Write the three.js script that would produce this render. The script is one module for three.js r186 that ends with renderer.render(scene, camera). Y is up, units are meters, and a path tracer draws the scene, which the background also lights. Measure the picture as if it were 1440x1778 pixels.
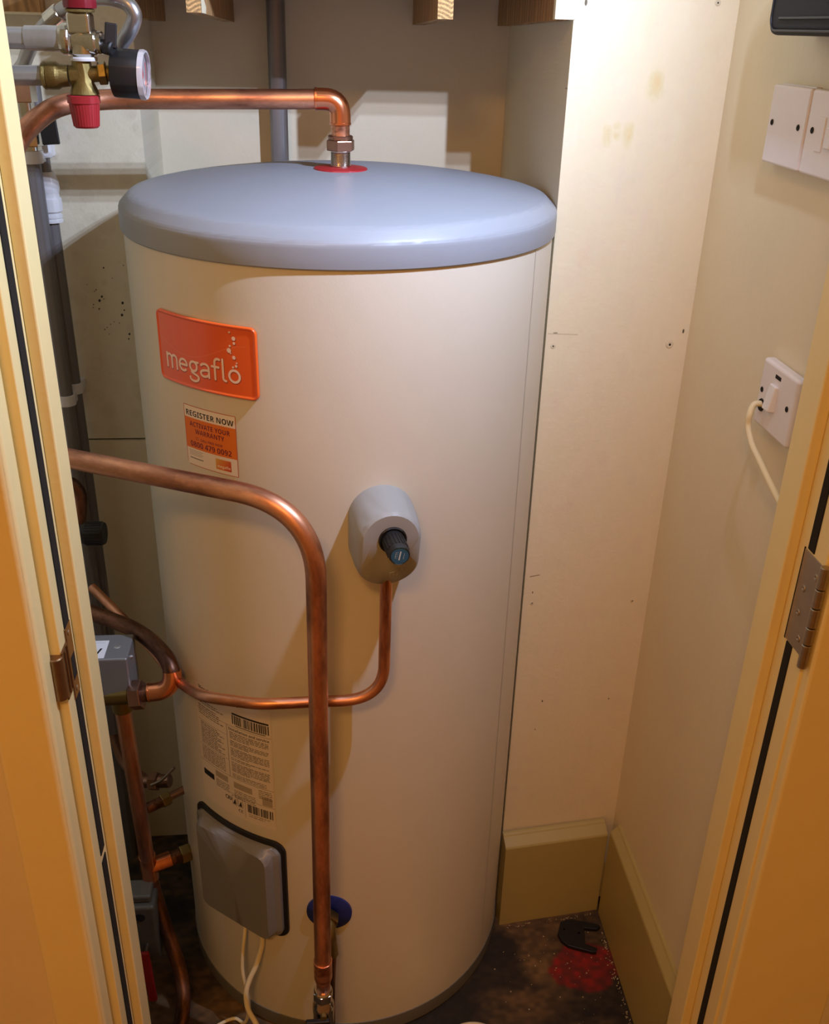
import * as THREE from 'three';
import { RoundedBoxGeometry } from 'three/addons/geometries/RoundedBoxGeometry.js';
import { mergeGeometries, toCreasedNormals } from 'three/addons/utils/BufferGeometryUtils.js';
import { RectAreaLightUniformsLib } from 'three/addons/lights/RectAreaLightUniformsLib.js';

// ------------------------------------------------------------------ camera, lights, exposure
const scene = new THREE.Scene();
scene.background = new THREE.Color(0x000000);
const V = (x, y, z) => new THREE.Vector3(x, y, z);
const camera = new THREE.PerspectiveCamera(55.415, 1440 / 1778, 0.02, 20);
camera.position.set(-0.0326, 1.5378, 1.3721);
camera.up.set(0.0193, 0.8943, -0.4471);
camera.lookAt(-0.0326 + 0.0936, 1.5378 - 0.4468, 1.3721 - 0.8897);
scene.add(camera);

const EXPOSURE = 1.0;
const LED_COLOR = new THREE.Color().setRGB(0.74, 0.88, 1.2), LED_POWER = 1.06;      // three emitters of the work light
const LED_AIM = V(-0.80, -0.33, -0.55).normalize();
const LED_POS = [V(0.356, 1.797, 0.57), V(0.356, 1.822, 0.57), V(0.356, 1.847, 0.57)];
const HALL_COLOR = new THREE.Color().setRGB(1.0, 0.475, 0.13), HALL_POWER = 56;     // warm hall ceiling lamp
const HALL_POS = V(-0.30, 2.36, 1.9);

const renderer = new THREE.WebGLRenderer({ antialias: true });
renderer.toneMapping = THREE.LinearToneMapping;
renderer.toneMappingExposure = EXPOSURE;
renderer.shadowMap.enabled = true;
RectAreaLightUniformsLib.init();
LED_POS.forEach((p) => {
  const s = new THREE.SpotLight(LED_COLOR, LED_POWER, 0, 1.42, 1, 2);
  s.position.copy(p); s.target.position.copy(p).add(LED_AIM);
  s.castShadow = true; s.shadow.radius = 0.2; s.shadow.camera.near = 0.02;
  scene.add(s); scene.add(s.target);
});
const hallLight = new THREE.RectAreaLight(HALL_COLOR, HALL_POWER, 0.3, 0.3);
hallLight.position.copy(HALL_POS).y -= 0.03; hallLight.lookAt(HALL_POS.x, 0, HALL_POS.z); scene.add(hallLight);

// ------------------------------------------------------------------ helpers
const used = {};
function numbered(n) { used[n] = (used[n] || 0) + 1; return used[n] === 1 ? n : n + '_' + String(used[n] - 1).padStart(3, '0'); }
function fin(o) { o.traverse((m) => { if (m.isMesh) { m.castShadow = true; m.receiveShadow = true; } }); return o; }
function mesh(name, geo, mat, parent) {
  const g = Array.isArray(geo) ? (geo.length > 1 ? mergeGeometries(geo.map(norm)) : geo[0]) : geo;
  const m = new THREE.Mesh(g, mat); m.name = (parent && parent !== scene) ? name : numbered(name);
  m.castShadow = m.receiveShadow = true; (parent || scene).add(m); return m;
}
function norm(g) {
  let q = g.index ? g.toNonIndexed() : g.clone();
  for (const k of Object.keys(q.attributes)) if (!['position', 'normal', 'uv'].includes(k)) q.deleteAttribute(k);
  if (!q.attributes.uv) q.setAttribute('uv', new THREE.BufferAttribute(new Float32Array(q.attributes.position.count * 2), 2));
  return q;
}
function thing(name, label, category, pos = [0, 0, 0], group) {
  const g = new THREE.Group(); g.name = numbered(name); g.position.set(...pos); scene.add(g);
  g.userData = { label, category }; if (group) g.userData.group = group; return g;
}
function struct(name, geo, mat) { const m = mesh(name, geo, mat); m.name = name; m.userData.kind = 'structure'; return m; }
function structGroup(name) { const g = new THREE.Group(); g.name = name; g.userData.kind = 'structure'; scene.add(g); return g; }
let seed = 7; const rnd = () => { seed = (seed * 1664525 + 1013904223) >>> 0; return seed / 4294967296; };
// box between two corners, uv in metres by face direction
function uvMetres(g) {
  g = g.index ? g.toNonIndexed() : g; const p = g.attributes.position, n = g.attributes.normal, uv = new Float32Array(p.count * 2);
  for (let i = 0; i < p.count; i++) {
    const ax = Math.abs(n.getX(i)), ay = Math.abs(n.getY(i)), az = Math.abs(n.getZ(i));
    if (ax >= ay && ax >= az) { uv[2 * i] = p.getZ(i); uv[2 * i + 1] = p.getY(i); }
    else if (az >= ay) { uv[2 * i] = p.getX(i); uv[2 * i + 1] = p.getY(i); }
    else { uv[2 * i] = p.getX(i); uv[2 * i + 1] = p.getZ(i); }
  }
  g.setAttribute('uv', new THREE.BufferAttribute(uv, 2)); return g;
}
function box(x0, x1, y0, y1, z0, z1, r = 0) {
  const w = x1 - x0, h = y1 - y0, d = z1 - z0;
  const g = r > 0 ? new RoundedBoxGeometry(w, h, d, 3, Math.min(r, w / 2.01, h / 2.01, d / 2.01)) : new THREE.BoxGeometry(w, h, d);
  g.translate((x0 + x1) / 2, (y0 + y1) / 2, (z0 + z1) / 2); return uvMetres(g);
}
function prism(poly, y0, y1) {                      // polygon in x,z extruded upward
  const s = new THREE.Shape(poly.map(([x, z]) => new THREE.Vector2(x, -z)));
  const g = new THREE.ExtrudeGeometry(s, { depth: y1 - y0, bevelEnabled: false });
  g.rotateX(-Math.PI / 2); g.translate(0, y0, 0); return uvMetres(g);
}
// dense path from a polyline with filleted corners
function path(pts, fil, step = 0.006) {
  const P = pts.map((p) => V(...p)), out = [P[0]];
  for (let i = 1; i < P.length - 1; i++) {
    const a = P[i - 1].clone().sub(P[i]), b = P[i + 1].clone().sub(P[i]);
    const t = Math.min(Array.isArray(fil) ? fil[i - 1] : fil, a.length() * (i === 1 ? 0.95 : 0.49), b.length() * (i === P.length - 2 ? 0.95 : 0.49));
    const A = P[i].clone().add(a.setLength(t)), B = P[i].clone().add(b.setLength(t));
    const n = Math.max(6, Math.ceil(t * 2 / step));
    for (let k = 0; k <= n; k++) { const u = k / n; out.push(A.clone().multiplyScalar((1 - u) * (1 - u)).add(P[i].clone().multiplyScalar(2 * u * (1 - u))).add(B.clone().multiplyScalar(u * u))); }
  }
  out.push(P[P.length - 1]); return out;
}
const spline = (pts, n = 60) => new THREE.CatmullRomCurve3(pts.map((p) => V(...p)), false, 'centripetal').getPoints(n);
function sweep(pts, r, seg = 28, caps = true) {
  const rf = typeof r === 'function' ? r : () => r, N = pts.length, pos = [], nor = [], uv = [], idx = [];
  const tan = pts.map((p, i) => pts[Math.min(i + 1, N - 1)].clone().sub(pts[Math.max(i - 1, 0)]).normalize());
  let u = Math.abs(tan[0].y) < 0.9 ? V(0, 1, 0) : V(0, 0, 1); u.sub(tan[0].clone().multiplyScalar(u.dot(tan[0]))).normalize();
  let L = 0; const tot = pts.reduce((s, p, i) => i ? s + p.distanceTo(pts[i - 1]) : 0, 0);
  for (let i = 0; i < N; i++) {
    if (i) { L += pts[i].distanceTo(pts[i - 1]); u.sub(tan[i].clone().multiplyScalar(u.dot(tan[i]))).normalize(); }
    const v = tan[i].clone().cross(u), R = rf(L / (tot || 1));
    for (let k = 0; k <= seg; k++) {
      const a = k / seg * 2 * Math.PI, d = u.clone().multiplyScalar(Math.cos(a)).add(v.clone().multiplyScalar(Math.sin(a)));
      pos.push(pts[i].x + d.x * R, pts[i].y + d.y * R, pts[i].z + d.z * R); nor.push(d.x, d.y, d.z); uv.push(k / seg, L);
    }
  }
  const w = seg + 1;
  for (let i = 0; i < N - 1; i++) for (let k = 0; k < seg; k++) { const a = i * w + k; idx.push(a, a + 1, a + w, a + 1, a + w + 1, a + w); }
  if (caps) for (const [i, s] of [[0, -1], [N - 1, 1]]) {
    const c = pos.length / 3; pos.push(pts[i].x, pts[i].y, pts[i].z); nor.push(tan[i].x * s, tan[i].y * s, tan[i].z * s); uv.push(0.5, 0);
    for (let k = 0; k <= seg; k++) { const q = (i * w + k) * 3; pos.push(pos[q], pos[q + 1], pos[q + 2]); nor.push(tan[i].x * s, tan[i].y * s, tan[i].z * s); uv.push(0.5, 0.001); }
    for (let k = 0; k < seg; k++) s > 0 ? idx.push(c, c + 1 + k, c + 2 + k) : idx.push(c, c + 2 + k, c + 1 + k);
  }
  const g = new THREE.BufferGeometry(); g.setAttribute('position', new THREE.Float32BufferAttribute(pos, 3)); g.setAttribute('normal', new THREE.Float32BufferAttribute(nor, 3)); g.setAttribute('uv', new THREE.Float32BufferAttribute(uv, 2)); g.setIndex(idx); return g;
}
// lathe profile [[r, h] ...] set along a direction from a point
function turn(prof, at, dir = [0, 1, 0], seg = 40, crease = 0.6) {
  let g = new THREE.LatheGeometry(prof.map(([r, h]) => new THREE.Vector2(Math.max(r, 1e-5), h)), seg);
  g = toCreasedNormals(g, crease);
  g.applyQuaternion(new THREE.Quaternion().setFromUnitVectors(V(0, 1, 0), V(...dir).normalize())); g.translate(...at); return g;
}
const rod = (r, a, b, seg = 28, c = 0) => { const A = V(...a), B = V(...b), L = A.distanceTo(B); const d = B.clone().sub(A); return turn([[0, 0], [r - c, 0], [r, c], [r, L - c], [r - c, L], [0, L]], a, [d.x, d.y, d.z], seg); };
function hexNut(r, a, b, ch = 0.0015) {             // hexagon across-corners radius r from a to b with chamfered ends
  const A = V(...a), d = V(...b).sub(A), L = d.length(), s = new THREE.Shape();
  for (let k = 0; k < 6; k++) { const t = k * Math.PI / 3 + 0.3; k ? s.lineTo(r * Math.cos(t), r * Math.sin(t)) : s.moveTo(r * Math.cos(t), r * Math.sin(t)); }
  const g = new THREE.ExtrudeGeometry(s, { depth: L - 2 * ch, bevelEnabled: true, bevelThickness: ch, bevelSize: ch, bevelOffset: -ch, bevelSegments: 2 });
  g.translate(0, 0, ch); g.applyQuaternion(new THREE.Quaternion().setFromUnitVectors(V(0, 0, 1), d.normalize())); g.translate(...a); return g;
}
// a rounded rectangle bent round the cylinder axis; h(distance from its outline) is the height over radius R
const RB = 0.2875, rad = Math.PI / 180;
function cylPatch(t0, t1, y0, y1, rc, h, R = RB, ins = [0, 0.0006, 0.0014, 0.0024, 0.004, 0.006], nx = 36, ny = 20) {
  const W = (t1 - t0) * rad * R, H = y1 - y0, rcs = Array.isArray(rc) ? rc : [rc, rc, rc, rc];    // corner radii: tl, tr, br, bl
  const half = (y, side) => { let inset = 0; const top = H - y, bot = y; const rt = side < 0 ? rcs[0] : rcs[1], rb = side < 0 ? rcs[3] : rcs[2]; if (top < rt) inset = rt - Math.sqrt(Math.max(0, rt * rt - (rt - top) ** 2)); else if (bot < rb) inset = rb - Math.sqrt(Math.max(0, rb * rb - (rb - bot) ** 2)); return inset; };
  const sd = (x, y) => {                            // inner distance to the outline
    let d = Math.min(x, W - x, y, H - y);
    const cs = [[rcs[0], x, H - y], [rcs[1], W - x, H - y], [rcs[2], W - x, y], [rcs[3], x, y]];
    for (const [r, a, b] of cs) if (a < r && b < r) d = Math.min(d, r - Math.hypot(r - a, r - b));
    return Math.max(0, d);
  };
  const mx = Math.max(...rcs), ys = new Set(); for (const q of ins) { ys.add(q); ys.add(H - q); } for (let k = 0; k <= 8; k++) { ys.add(mx * (k / 8) ** 2); ys.add(H - mx * (k / 8) ** 2); } for (let k = 1; k < ny; k++) ys.add(mx + (H - 2 * mx) * k / ny);
  const Y = [...ys].filter((y) => y >= 0 && y <= H).sort((a, b) => a - b).filter((y, i, A) => !i || y - A[i - 1] > 1e-5);
  const pos = [], uv = [], idx = []; let w = 0;
  const put = (x, y, hh) => { const t = t0 * rad + x / R, r = R + hh; pos.push(r * Math.sin(t), y0 + y, r * Math.cos(t)); uv.push(x / W, y / H); };
  for (const y of Y) {
    const l = half(y, -1), r = W - half(y, 1), xs = [l]; for (const q of ins.slice(1)) xs.push(l + q); const a = l + ins[ins.length - 1], b = r - ins[ins.length - 1]; for (let k = 1; k < nx; k++) xs.push(a + (b - a) * k / nx); for (const q of ins.slice(1).reverse()) xs.push(r - q); xs.push(r);
    w = xs.length; for (const x of xs) put(x, y, h(sd(x, y)));
  }
  for (let j = 0; j < Y.length - 1; j++) for (let i = 0; i < w - 1; i++) { const a = j * w + i; idx.push(a, a + 1, a + w, a + 1, a + w + 1, a + w); }
  const g = new THREE.BufferGeometry(); g.setAttribute('position', new THREE.Float32BufferAttribute(pos, 3)); g.setAttribute('uv', new THREE.Float32BufferAttribute(uv, 2)); g.setIndex(idx); g.computeVertexNormals(); return g;
}
const onTank = (deg, y, d = 0) => [(RB + d) * Math.sin(deg * rad), y, (RB + d) * Math.cos(deg * rad)];
// loft between loops of equal length, first and last loop closed by fans when asked
function loft(loops, capA = true, capB = true) {
  const n = loops[0].length, pos = [], idx = []; loops.forEach((l) => l.forEach((p) => pos.push(...p)));
  for (let j = 0; j < loops.length - 1; j++) for (let i = 0; i < n; i++) { const a = j * n + i, b = j * n + (i + 1) % n; idx.push(a, b, a + n, b, b + n, a + n); }
  const cap = (l, flip) => { const c = pos.length / 3, m = l.reduce((s, p) => [s[0] + p[0] / n, s[1] + p[1] / n, s[2] + p[2] / n], [0, 0, 0]); pos.push(...m); l.forEach((p) => pos.push(...p)); for (let i = 0; i < n; i++) { const a = c + 1 + i, b = c + 1 + (i + 1) % n; flip ? idx.push(c, b, a) : idx.push(c, a, b); } };
  if (capA) cap(loops[0], true); if (capB) cap(loops[loops.length - 1], false);
  const g = new THREE.BufferGeometry(); g.setAttribute('position', new THREE.Float32BufferAttribute(pos, 3)); g.setIndex(idx);
  g.setAttribute('uv', new THREE.Float32BufferAttribute(new Float32Array(pos.length / 3 * 2), 2)); return toCreasedNormals(g, 0.7);
}
function rrLoop(w, h, r, n = 8) { const o = [], C = [[1, 1, 0], [-1, 1, 1], [-1, -1, 2], [1, -1, 3]]; for (const [cx, cy, s] of C) { for (let k = 0; k <= n; k++) { const a = (s + k / n) * Math.PI / 2; o.push([cx * (w / 2 - r) + r * Math.cos(a), cy * (h / 2 - r) + r * Math.sin(a)]); } const [qx, qy, qs] = C[(s + 1) % 4], A = o[o.length - 1], b = qs * Math.PI / 2, B = [qx * (w / 2 - r) + r * Math.cos(b), qy * (h / 2 - r) + r * Math.sin(b)]; for (let k = 1; k < 12; k++) o.push([A[0] + (B[0] - A[0]) * k / 12, A[1] + (B[1] - A[1]) * k / 12]); } return o; }

// ------------------------------------------------------------------ textures
function canvas(w, h, draw, srgb = true) {
  const c = document.createElement('canvas'); c.width = w; c.height = h; const x = c.getContext('2d'); draw(x, w, h);
  const t = new THREE.CanvasTexture(c); t.wrapS = t.wrapT = THREE.RepeatWrapping; if (srgb) t.colorSpace = THREE.SRGBColorSpace; t.anisotropy = 8; return t;
}
function noiseData(n, fn, srgb) {                   // periodic texture from a per-texel function
  const d = new Uint8Array(n * n * 4); for (let j = 0; j < n; j++) for (let i = 0; i < n; i++) { const c = fn(i / n, j / n, i, j), k = (j * n + i) * 4; d[k] = c[0]; d[k + 1] = c[1]; d[k + 2] = c[2]; d[k + 3] = 255; }
  const t = new THREE.DataTexture(d, n, n); t.wrapS = t.wrapT = THREE.RepeatWrapping; t.magFilter = THREE.LinearFilter; t.minFilter = THREE.LinearMipmapLinearFilter; t.generateMipmaps = true; if (srgb) t.colorSpace = THREE.SRGBColorSpace; t.needsUpdate = true; return t;
}
function lattice(period, s) { const L = new Float32Array(period * period); let q = s * 7919 + 13; for (let i = 0; i < L.length; i++) { q = (q * 1664525 + 1013904223) >>> 0; L[i] = q / 4294967296; } return (u, v) => { const x = u * period, y = v * period, i = Math.floor(x), j = Math.floor(y), f = x - i, g = y - j, sf = f * f * (3 - 2 * f), sg = g * g * (3 - 2 * g), at = (a, b) => L[((b % period) + period) % period * period + ((a % period) + period) % period]; return (at(i, j) * (1 - sf) + at(i + 1, j) * sf) * (1 - sg) + (at(i, j + 1) * (1 - sf) + at(i + 1, j + 1) * sf) * sg; }; }
function fbm(base, oct, s) { const f = []; for (let k = 0; k < oct; k++) f.push(lattice(base * 2 ** k, s + k)); return (u, v) => { let a = 0, w = 0.5, t = 0; for (const q of f) { a += q(u, v) * w; t += w; w *= 0.55; } return a / t; }; }
const clamp = (x) => Math.max(0, Math.min(255, x));
function mottle(hex, amp, base = 6, s = 1, n = 256) { const c = new THREE.Color(hex), f = fbm(base, 5, s), r = c.r, g = c.g, b = c.b, C = new THREE.Color(); return noiseData(n, (u, v) => { const k = 1 + (f(u, v) - 0.5) * amp; C.setRGB(r * k, g * k, b * k).convertLinearToSRGB(); return [clamp(C.r * 255), clamp(C.g * 255), clamp(C.b * 255)]; }, true); }
function grain(base, s, n = 256, lo = 90, hi = 200, oct = 5) { const f = fbm(base, oct, s); return noiseData(n, (u, v) => { const k = lo + (hi - lo) * f(u, v); return [k, k, k]; }, false); }
function rep(t, x, y) { const c = t.clone(); c.repeat.set(x, y ?? x); c.needsUpdate = true; return c; }

const wallBump = grain(40, 3, 512), fineBump = grain(80, 5, 512, 90, 200, 3);
const CREAM = 0xe6dabb;
const paint = (hex, amp, s, o = {}) => new THREE.MeshStandardMaterial({ map: rep(mottle(hex, amp, 5, s), 2.2), bumpMap: rep(wallBump, 3), bumpScale: 0.0007, roughness: 0.62, ...o });
const M = {};
M.wall = paint(CREAM, 0.06, 11);
M.gloss = new THREE.MeshStandardMaterial({ map: rep(mottle(0xebd79c, 0.07, 6, 21), 3), bumpMap: rep(wallBump, 5), bumpScale: 0.0003, roughness: 0.38 });
M.skirt = new THREE.MeshStandardMaterial({ map: rep(mottle(0xb2a268, 0.08, 6, 23), 3), bumpMap: rep(wallBump, 5), bumpScale: 0.0003, roughness: 0.42 });
M.ceiling = paint(0xeeeae0, 0.04, 12);
M.tank = new THREE.MeshPhysicalMaterial({ map: rep(mottle(0xd6d0c0, 0.03, 8, 31), 3), bumpMap: rep(fineBump, 8), bumpScale: 0.0001, roughness: 0.42, clearcoat: 0.15, clearcoatRoughness: 0.35 });
M.lid = new THREE.MeshPhysicalMaterial({ map: rep(mottle(0x9399a3, 0.04, 10, 33), 3), roughness: 0.46 });
M.greyPlastic = new THREE.MeshStandardMaterial({ map: rep(mottle(0x9c9e9e, 0.04, 10, 34), 6), bumpMap: rep(fineBump, 14), bumpScale: 0.00015, roughness: 0.42 });
M.coverPlastic = new THREE.MeshStandardMaterial({ map: rep(mottle(0x7f7e7c, 0.04, 10, 35), 6), roughness: 0.36 });
M.ring = new THREE.MeshStandardMaterial({ color: 0x6d6b62, roughness: 0.5, bumpMap: rep(fineBump, 10), bumpScale: 0.0001 });
M.black = new THREE.MeshStandardMaterial({ color: 0x17171a, roughness: 0.45, bumpMap: rep(fineBump, 20), bumpScale: 0.0001 });
M.blackMatte = new THREE.MeshStandardMaterial({ color: 0x0c0c0d, roughness: 0.75, bumpMap: rep(fineBump, 20), bumpScale: 0.0001 });
M.blackSoft = new THREE.MeshStandardMaterial({ color: 0x14120f, roughness: 0.95, bumpMap: rep(fineBump, 120), bumpScale: 0.001 });
M.white = new THREE.MeshStandardMaterial({ color: 0xe4e3e6, roughness: 0.35 });
M.plate = new THREE.MeshStandardMaterial({ map: rep(mottle(0xe2dde0, 0.03, 8, 41), 8), roughness: 0.33 });
M.cable = new THREE.MeshStandardMaterial({ color: 0xe4d9b4, roughness: 0.45 });
M.red = new THREE.MeshStandardMaterial({ map: rep(mottle(0xa8282e, 0.08, 8, 43), 6), roughness: 0.45 });
M.redDark = new THREE.MeshStandardMaterial({ color: 0x7d1222, roughness: 0.4 });
M.blue = new THREE.MeshStandardMaterial({ color: 0x1d2d78, roughness: 0.45 });
M.dark = new THREE.MeshStandardMaterial({ color: 0x0c0a08, roughness: 0.9 });
{
  const f1 = fbm(3, 5, 51), f2 = lattice(8, 52), f3 = lattice(64, 53);
  const copperMap = noiseData(512, (u, v) => { const o = Math.pow(Math.max(0, f1(u, v) - 0.42) * 2.2, 1.3), st = f2(u * 2 % 1, v * 0.5) * 0.1 + f3(u, v) * 0.05; const k = 1.02 - 0.52 * Math.min(1, o) - st; return [clamp(248 * k), clamp(182 * k * (1 - 0.1 * o)), clamp(146 * k * (1 - 0.12 * o))]; }, true);
  const rough = noiseData(256, (u, v) => { const k = 90 + 90 * f1(u, v); return [k, k, k]; }, false);
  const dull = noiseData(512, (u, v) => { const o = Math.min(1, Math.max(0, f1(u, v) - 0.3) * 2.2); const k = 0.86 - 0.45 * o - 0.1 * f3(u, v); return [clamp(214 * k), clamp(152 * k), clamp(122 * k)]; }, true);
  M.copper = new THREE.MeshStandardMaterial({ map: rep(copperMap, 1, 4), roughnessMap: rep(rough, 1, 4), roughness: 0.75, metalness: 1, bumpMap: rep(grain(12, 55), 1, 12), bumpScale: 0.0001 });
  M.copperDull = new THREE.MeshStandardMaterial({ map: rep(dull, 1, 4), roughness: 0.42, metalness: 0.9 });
  M.copperBright = new THREE.MeshStandardMaterial({ map: rep(mottle(0xf0a078, 0.25, 4, 57), 1, 8), roughness: 0.24, metalness: 1 });
  const gf = lattice(16, 61), gg = fbm(4, 4, 62);
  const pipeGrey = noiseData(256, (u, v) => { const k = 0.72 + 0.32 * gg(u, v * 0.3) - 0.14 * gf(u, v * 0.2); return [clamp(158 * k), clamp(153 * k), clamp(154 * k)]; }, true);
  M.pipeGrey = new THREE.MeshStandardMaterial({ map: rep(pipeGrey, 1, 2), roughness: 0.36, metalness: 0.35 });
  M.silver = new THREE.MeshStandardMaterial({ map: rep(mottle(0xc4c4c6, 0.12, 6, 63), 1, 6), roughness: 0.34, metalness: 0.75 });
  M.chrome = new THREE.MeshStandardMaterial({ map: rep(mottle(0xcdcac2, 0.25, 5, 64), 6), roughness: 0.2, metalness: 1 });
  M.bezel = new THREE.MeshStandardMaterial({ color: 0xc9c6ca, roughness: 0.3, metalness: 0.2 });
  M.brass = new THREE.MeshStandardMaterial({ map: rep(mottle(0x8f7c4c, 0.4, 5, 65), 8), bumpMap: rep(grain(20, 66), 12), bumpScale: 0.0004, roughness: 0.36, metalness: 0.95 });
  M.bronze = new THREE.MeshStandardMaterial({ map: rep(mottle(0x9d7a68, 0.25, 5, 67), 8), roughness: 0.34, metalness: 0.95 });
  M.steel = new THREE.MeshStandardMaterial({ map: rep(mottle(0xa89c8c, 0.25, 6, 68), 10), roughness: 0.3, metalness: 0.95 });
  M.strike = new THREE.MeshStandardMaterial({ map: rep(mottle(0x8a6e50, 0.4, 6, 72), 14), roughness: 0.32, metalness: 0.9 });
  M.actuator = new THREE.MeshStandardMaterial({ map: rep(mottle(0x9a9b9e, 0.06, 8, 69), 8), roughness: 0.38, metalness: 0.55 });
  M.actuatorDull = new THREE.MeshStandardMaterial({ map: rep(mottle(0x5e584a, 0.25, 6, 70), 6), roughness: 0.55, metalness: 0.3 });
}
const wood = (seedN) => { const f = fbm(3, 4, seedN), r = lattice(32, seedN + 9); return noiseData(256, (u, v) => { const q = Math.sin((u * 14 + f(u, v) * 5 + v * 0.6) * 3.1) * 0.5 + 0.5, k = 0.78 + 0.2 * q + 0.08 * r(u, v * 0.1 % 1); return [clamp(186 * k), clamp(142 * k), clamp(92 * k)]; }, true); };
M.wood = new THREE.MeshStandardMaterial({ map: rep(wood(71), 9, 3), roughness: 0.7 });
const endTex = (() => { const f = fbm(6, 4, 75), r = lattice(64, 76); return noiseData(256, (u, v) => { const q = Math.sin((Math.hypot(u - 0.5, v + 0.6) * 60 + f(u, v) * 3)) * 0.5 + 0.5, k = 0.62 + 0.3 * q + 0.25 * (r(u, v) - 0.5); return [clamp(232 * k), clamp(186 * k), clamp(122 * k)]; }, true); })();
M.endGrain = new THREE.MeshStandardMaterial({ map: rep(endTex, 22), roughness: 0.85 });

// ------------------------------------------------------------------ the setting
const CEIL = 2.4;
{ // concrete floor with a red paint spill, damp patches and scuffs (x -0.8..0.55, z -0.45..0.6)
  const f = fbm(5, 6, 81), f2 = fbm(9, 5, 82), f3 = lattice(128, 83), X0 = -0.8, X1 = 0.56, Z0 = -0.46, Z1 = 0.6;
  const N = 1024, t = noiseData(N, (u, v) => {
    const x = X0 + (X1 - X0) * u, z = Z0 + (Z1 - Z0) * v, a = f(u, v), b = f2(u, v), c = f3(u, v);
    let k = 0.6 + 1.1 * (a - 0.5) + 0.3 * (c - 0.5), R = 138 * k, G = 104 * k, B = 62 * k;
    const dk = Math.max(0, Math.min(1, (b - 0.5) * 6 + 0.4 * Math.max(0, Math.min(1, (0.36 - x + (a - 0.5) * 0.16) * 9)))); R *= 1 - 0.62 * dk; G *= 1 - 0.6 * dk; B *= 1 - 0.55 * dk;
    const d = Math.hypot((x - 0.425) / 0.072, (z - 0.196) / 0.036) + (b - 0.5) * 2.6 + (a - 0.5) * 2.2, m = Math.max(0, Math.min(1, (1.0 - d) * 4)) * (0.86 + 0.3 * (c - 0.5));
    R = R * (1 - m) + (112 + 50 * (c - 0.5) - 120 * (b - 0.5)) * m; G = G * (1 - m) + 24 * m; B = B * (1 - m) + 17 * m; return [clamp(R), clamp(G), clamp(B)];
  }, true);
  t.wrapS = t.wrapT = THREE.ClampToEdgeWrapping;
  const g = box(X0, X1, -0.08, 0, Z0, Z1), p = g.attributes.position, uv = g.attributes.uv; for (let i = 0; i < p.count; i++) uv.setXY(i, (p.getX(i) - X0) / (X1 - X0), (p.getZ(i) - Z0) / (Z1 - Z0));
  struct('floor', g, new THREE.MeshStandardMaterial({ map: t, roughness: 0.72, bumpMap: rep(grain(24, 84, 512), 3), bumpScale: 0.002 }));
  struct('floor_hall', box(-1.3, 1.5, -0.08, 0, Z1, 2.6), new THREE.MeshStandardMaterial({ map: rep(mottle(0x8a6a48, 0.2, 8, 85), 2), roughness: 0.8 }));
}
struct('ceiling', box(-1.4, 1.6, CEIL, CEIL + 0.1, -0.6, 2.7), M.ceiling);
// recess behind the cylinder
struct('wall_back', box(-0.30, 0.32, 0, CEIL, -0.48, -0.38), paint(0xe3d9c0, 0.06, 13));
{ // boxed panel left of the recess: two boards with an open joint
  const g = structGroup('wall_back_left');
  const spots = [[-0.3667, 1.1861, 3], [-0.3822, 1.1517, 2.5], [-0.3746, 1.1407, 4], [-0.3789, 1.1343, 4.5], [-0.39, 1.1232, 2], [-0.3436, 1.1306, 4.5], [-0.3466, 1.1111, 4.5], [-0.3762, 1.0876, 2.5], [-0.3381, 1.0799, 4], [-0.3421, 1.119, 3], [-0.385, 1.149, 2], [-0.372, 1.137, 2], [-0.389, 1.128, 2.4], [-0.381, 1.121, 3], [-0.366, 1.096, 2], [-0.372, 1.091, 2], [-0.352, 1.098, 2], [-0.37, 1.08, 2], [-0.34, 1.072, 3], [-0.36, 1.1, 1.8], [-0.395, 1.16, 1.6], [-0.355, 1.17, 1.6], [-0.336, 1.19, 2]];
  const t = canvas(1024, 1024, (x, w, h) => {        // covers x -0.8..-0.28, y 0.9..1.42
    x.fillStyle = '#e3d9c0'; x.fillRect(0, 0, w, h);
    for (let i = 0; i < 900; i++) { x.fillStyle = `rgba(${rnd() < 0.5 ? '120,105,80' : '255,252,240'},${0.02 + 0.03 * rnd()})`; x.beginPath(); x.arc(rnd() * w, rnd() * h, 4 + 26 * rnd(), 0, 7); x.fill(); }
    for (const [sx, sy, r] of spots) { x.fillStyle = `rgba(38,32,26,${0.45 + 0.12 * r})`; x.beginPath(); x.ellipse((sx + 0.8) / 0.52 * w, (1.42 - sy) / 0.52 * h, r * 0.75, r * 0.95, 0.3, 0, 7); x.fill(); }
  });
  const mt = new THREE.MeshStandardMaterial({ map: t, bumpMap: rep(wallBump, 3), bumpScale: 0.0007, roughness: 0.62 });
  const up = prism([[-0.288, -0.2], [-0.8, -0.2], [-0.8, -0.48], [-0.288, -0.48]], 0.899, CEIL);
  { const p = up.attributes.position, uv = up.attributes.uv; for (let i = 0; i < p.count; i++) uv.setXY(i, (p.getX(i) + 0.8) / 0.52, (p.getY(i) - 0.9) / 0.52); }
  mesh('board', up, mt, g);
  mesh('board', prism([[-0.288, -0.197], [-0.8, -0.197], [-0.8, -0.48], [-0.288, -0.48]], 0, 0.896), M.wall, g);
  mesh('joint_backing', box(-0.79, -0.29, 0.88, 0.91, -0.47, -0.205), M.dark, g);
}
const fz = (x) => (0.0767 - 0.1035 * x) / 0.9946;   // front face of the panel right of the cylinder
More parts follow.
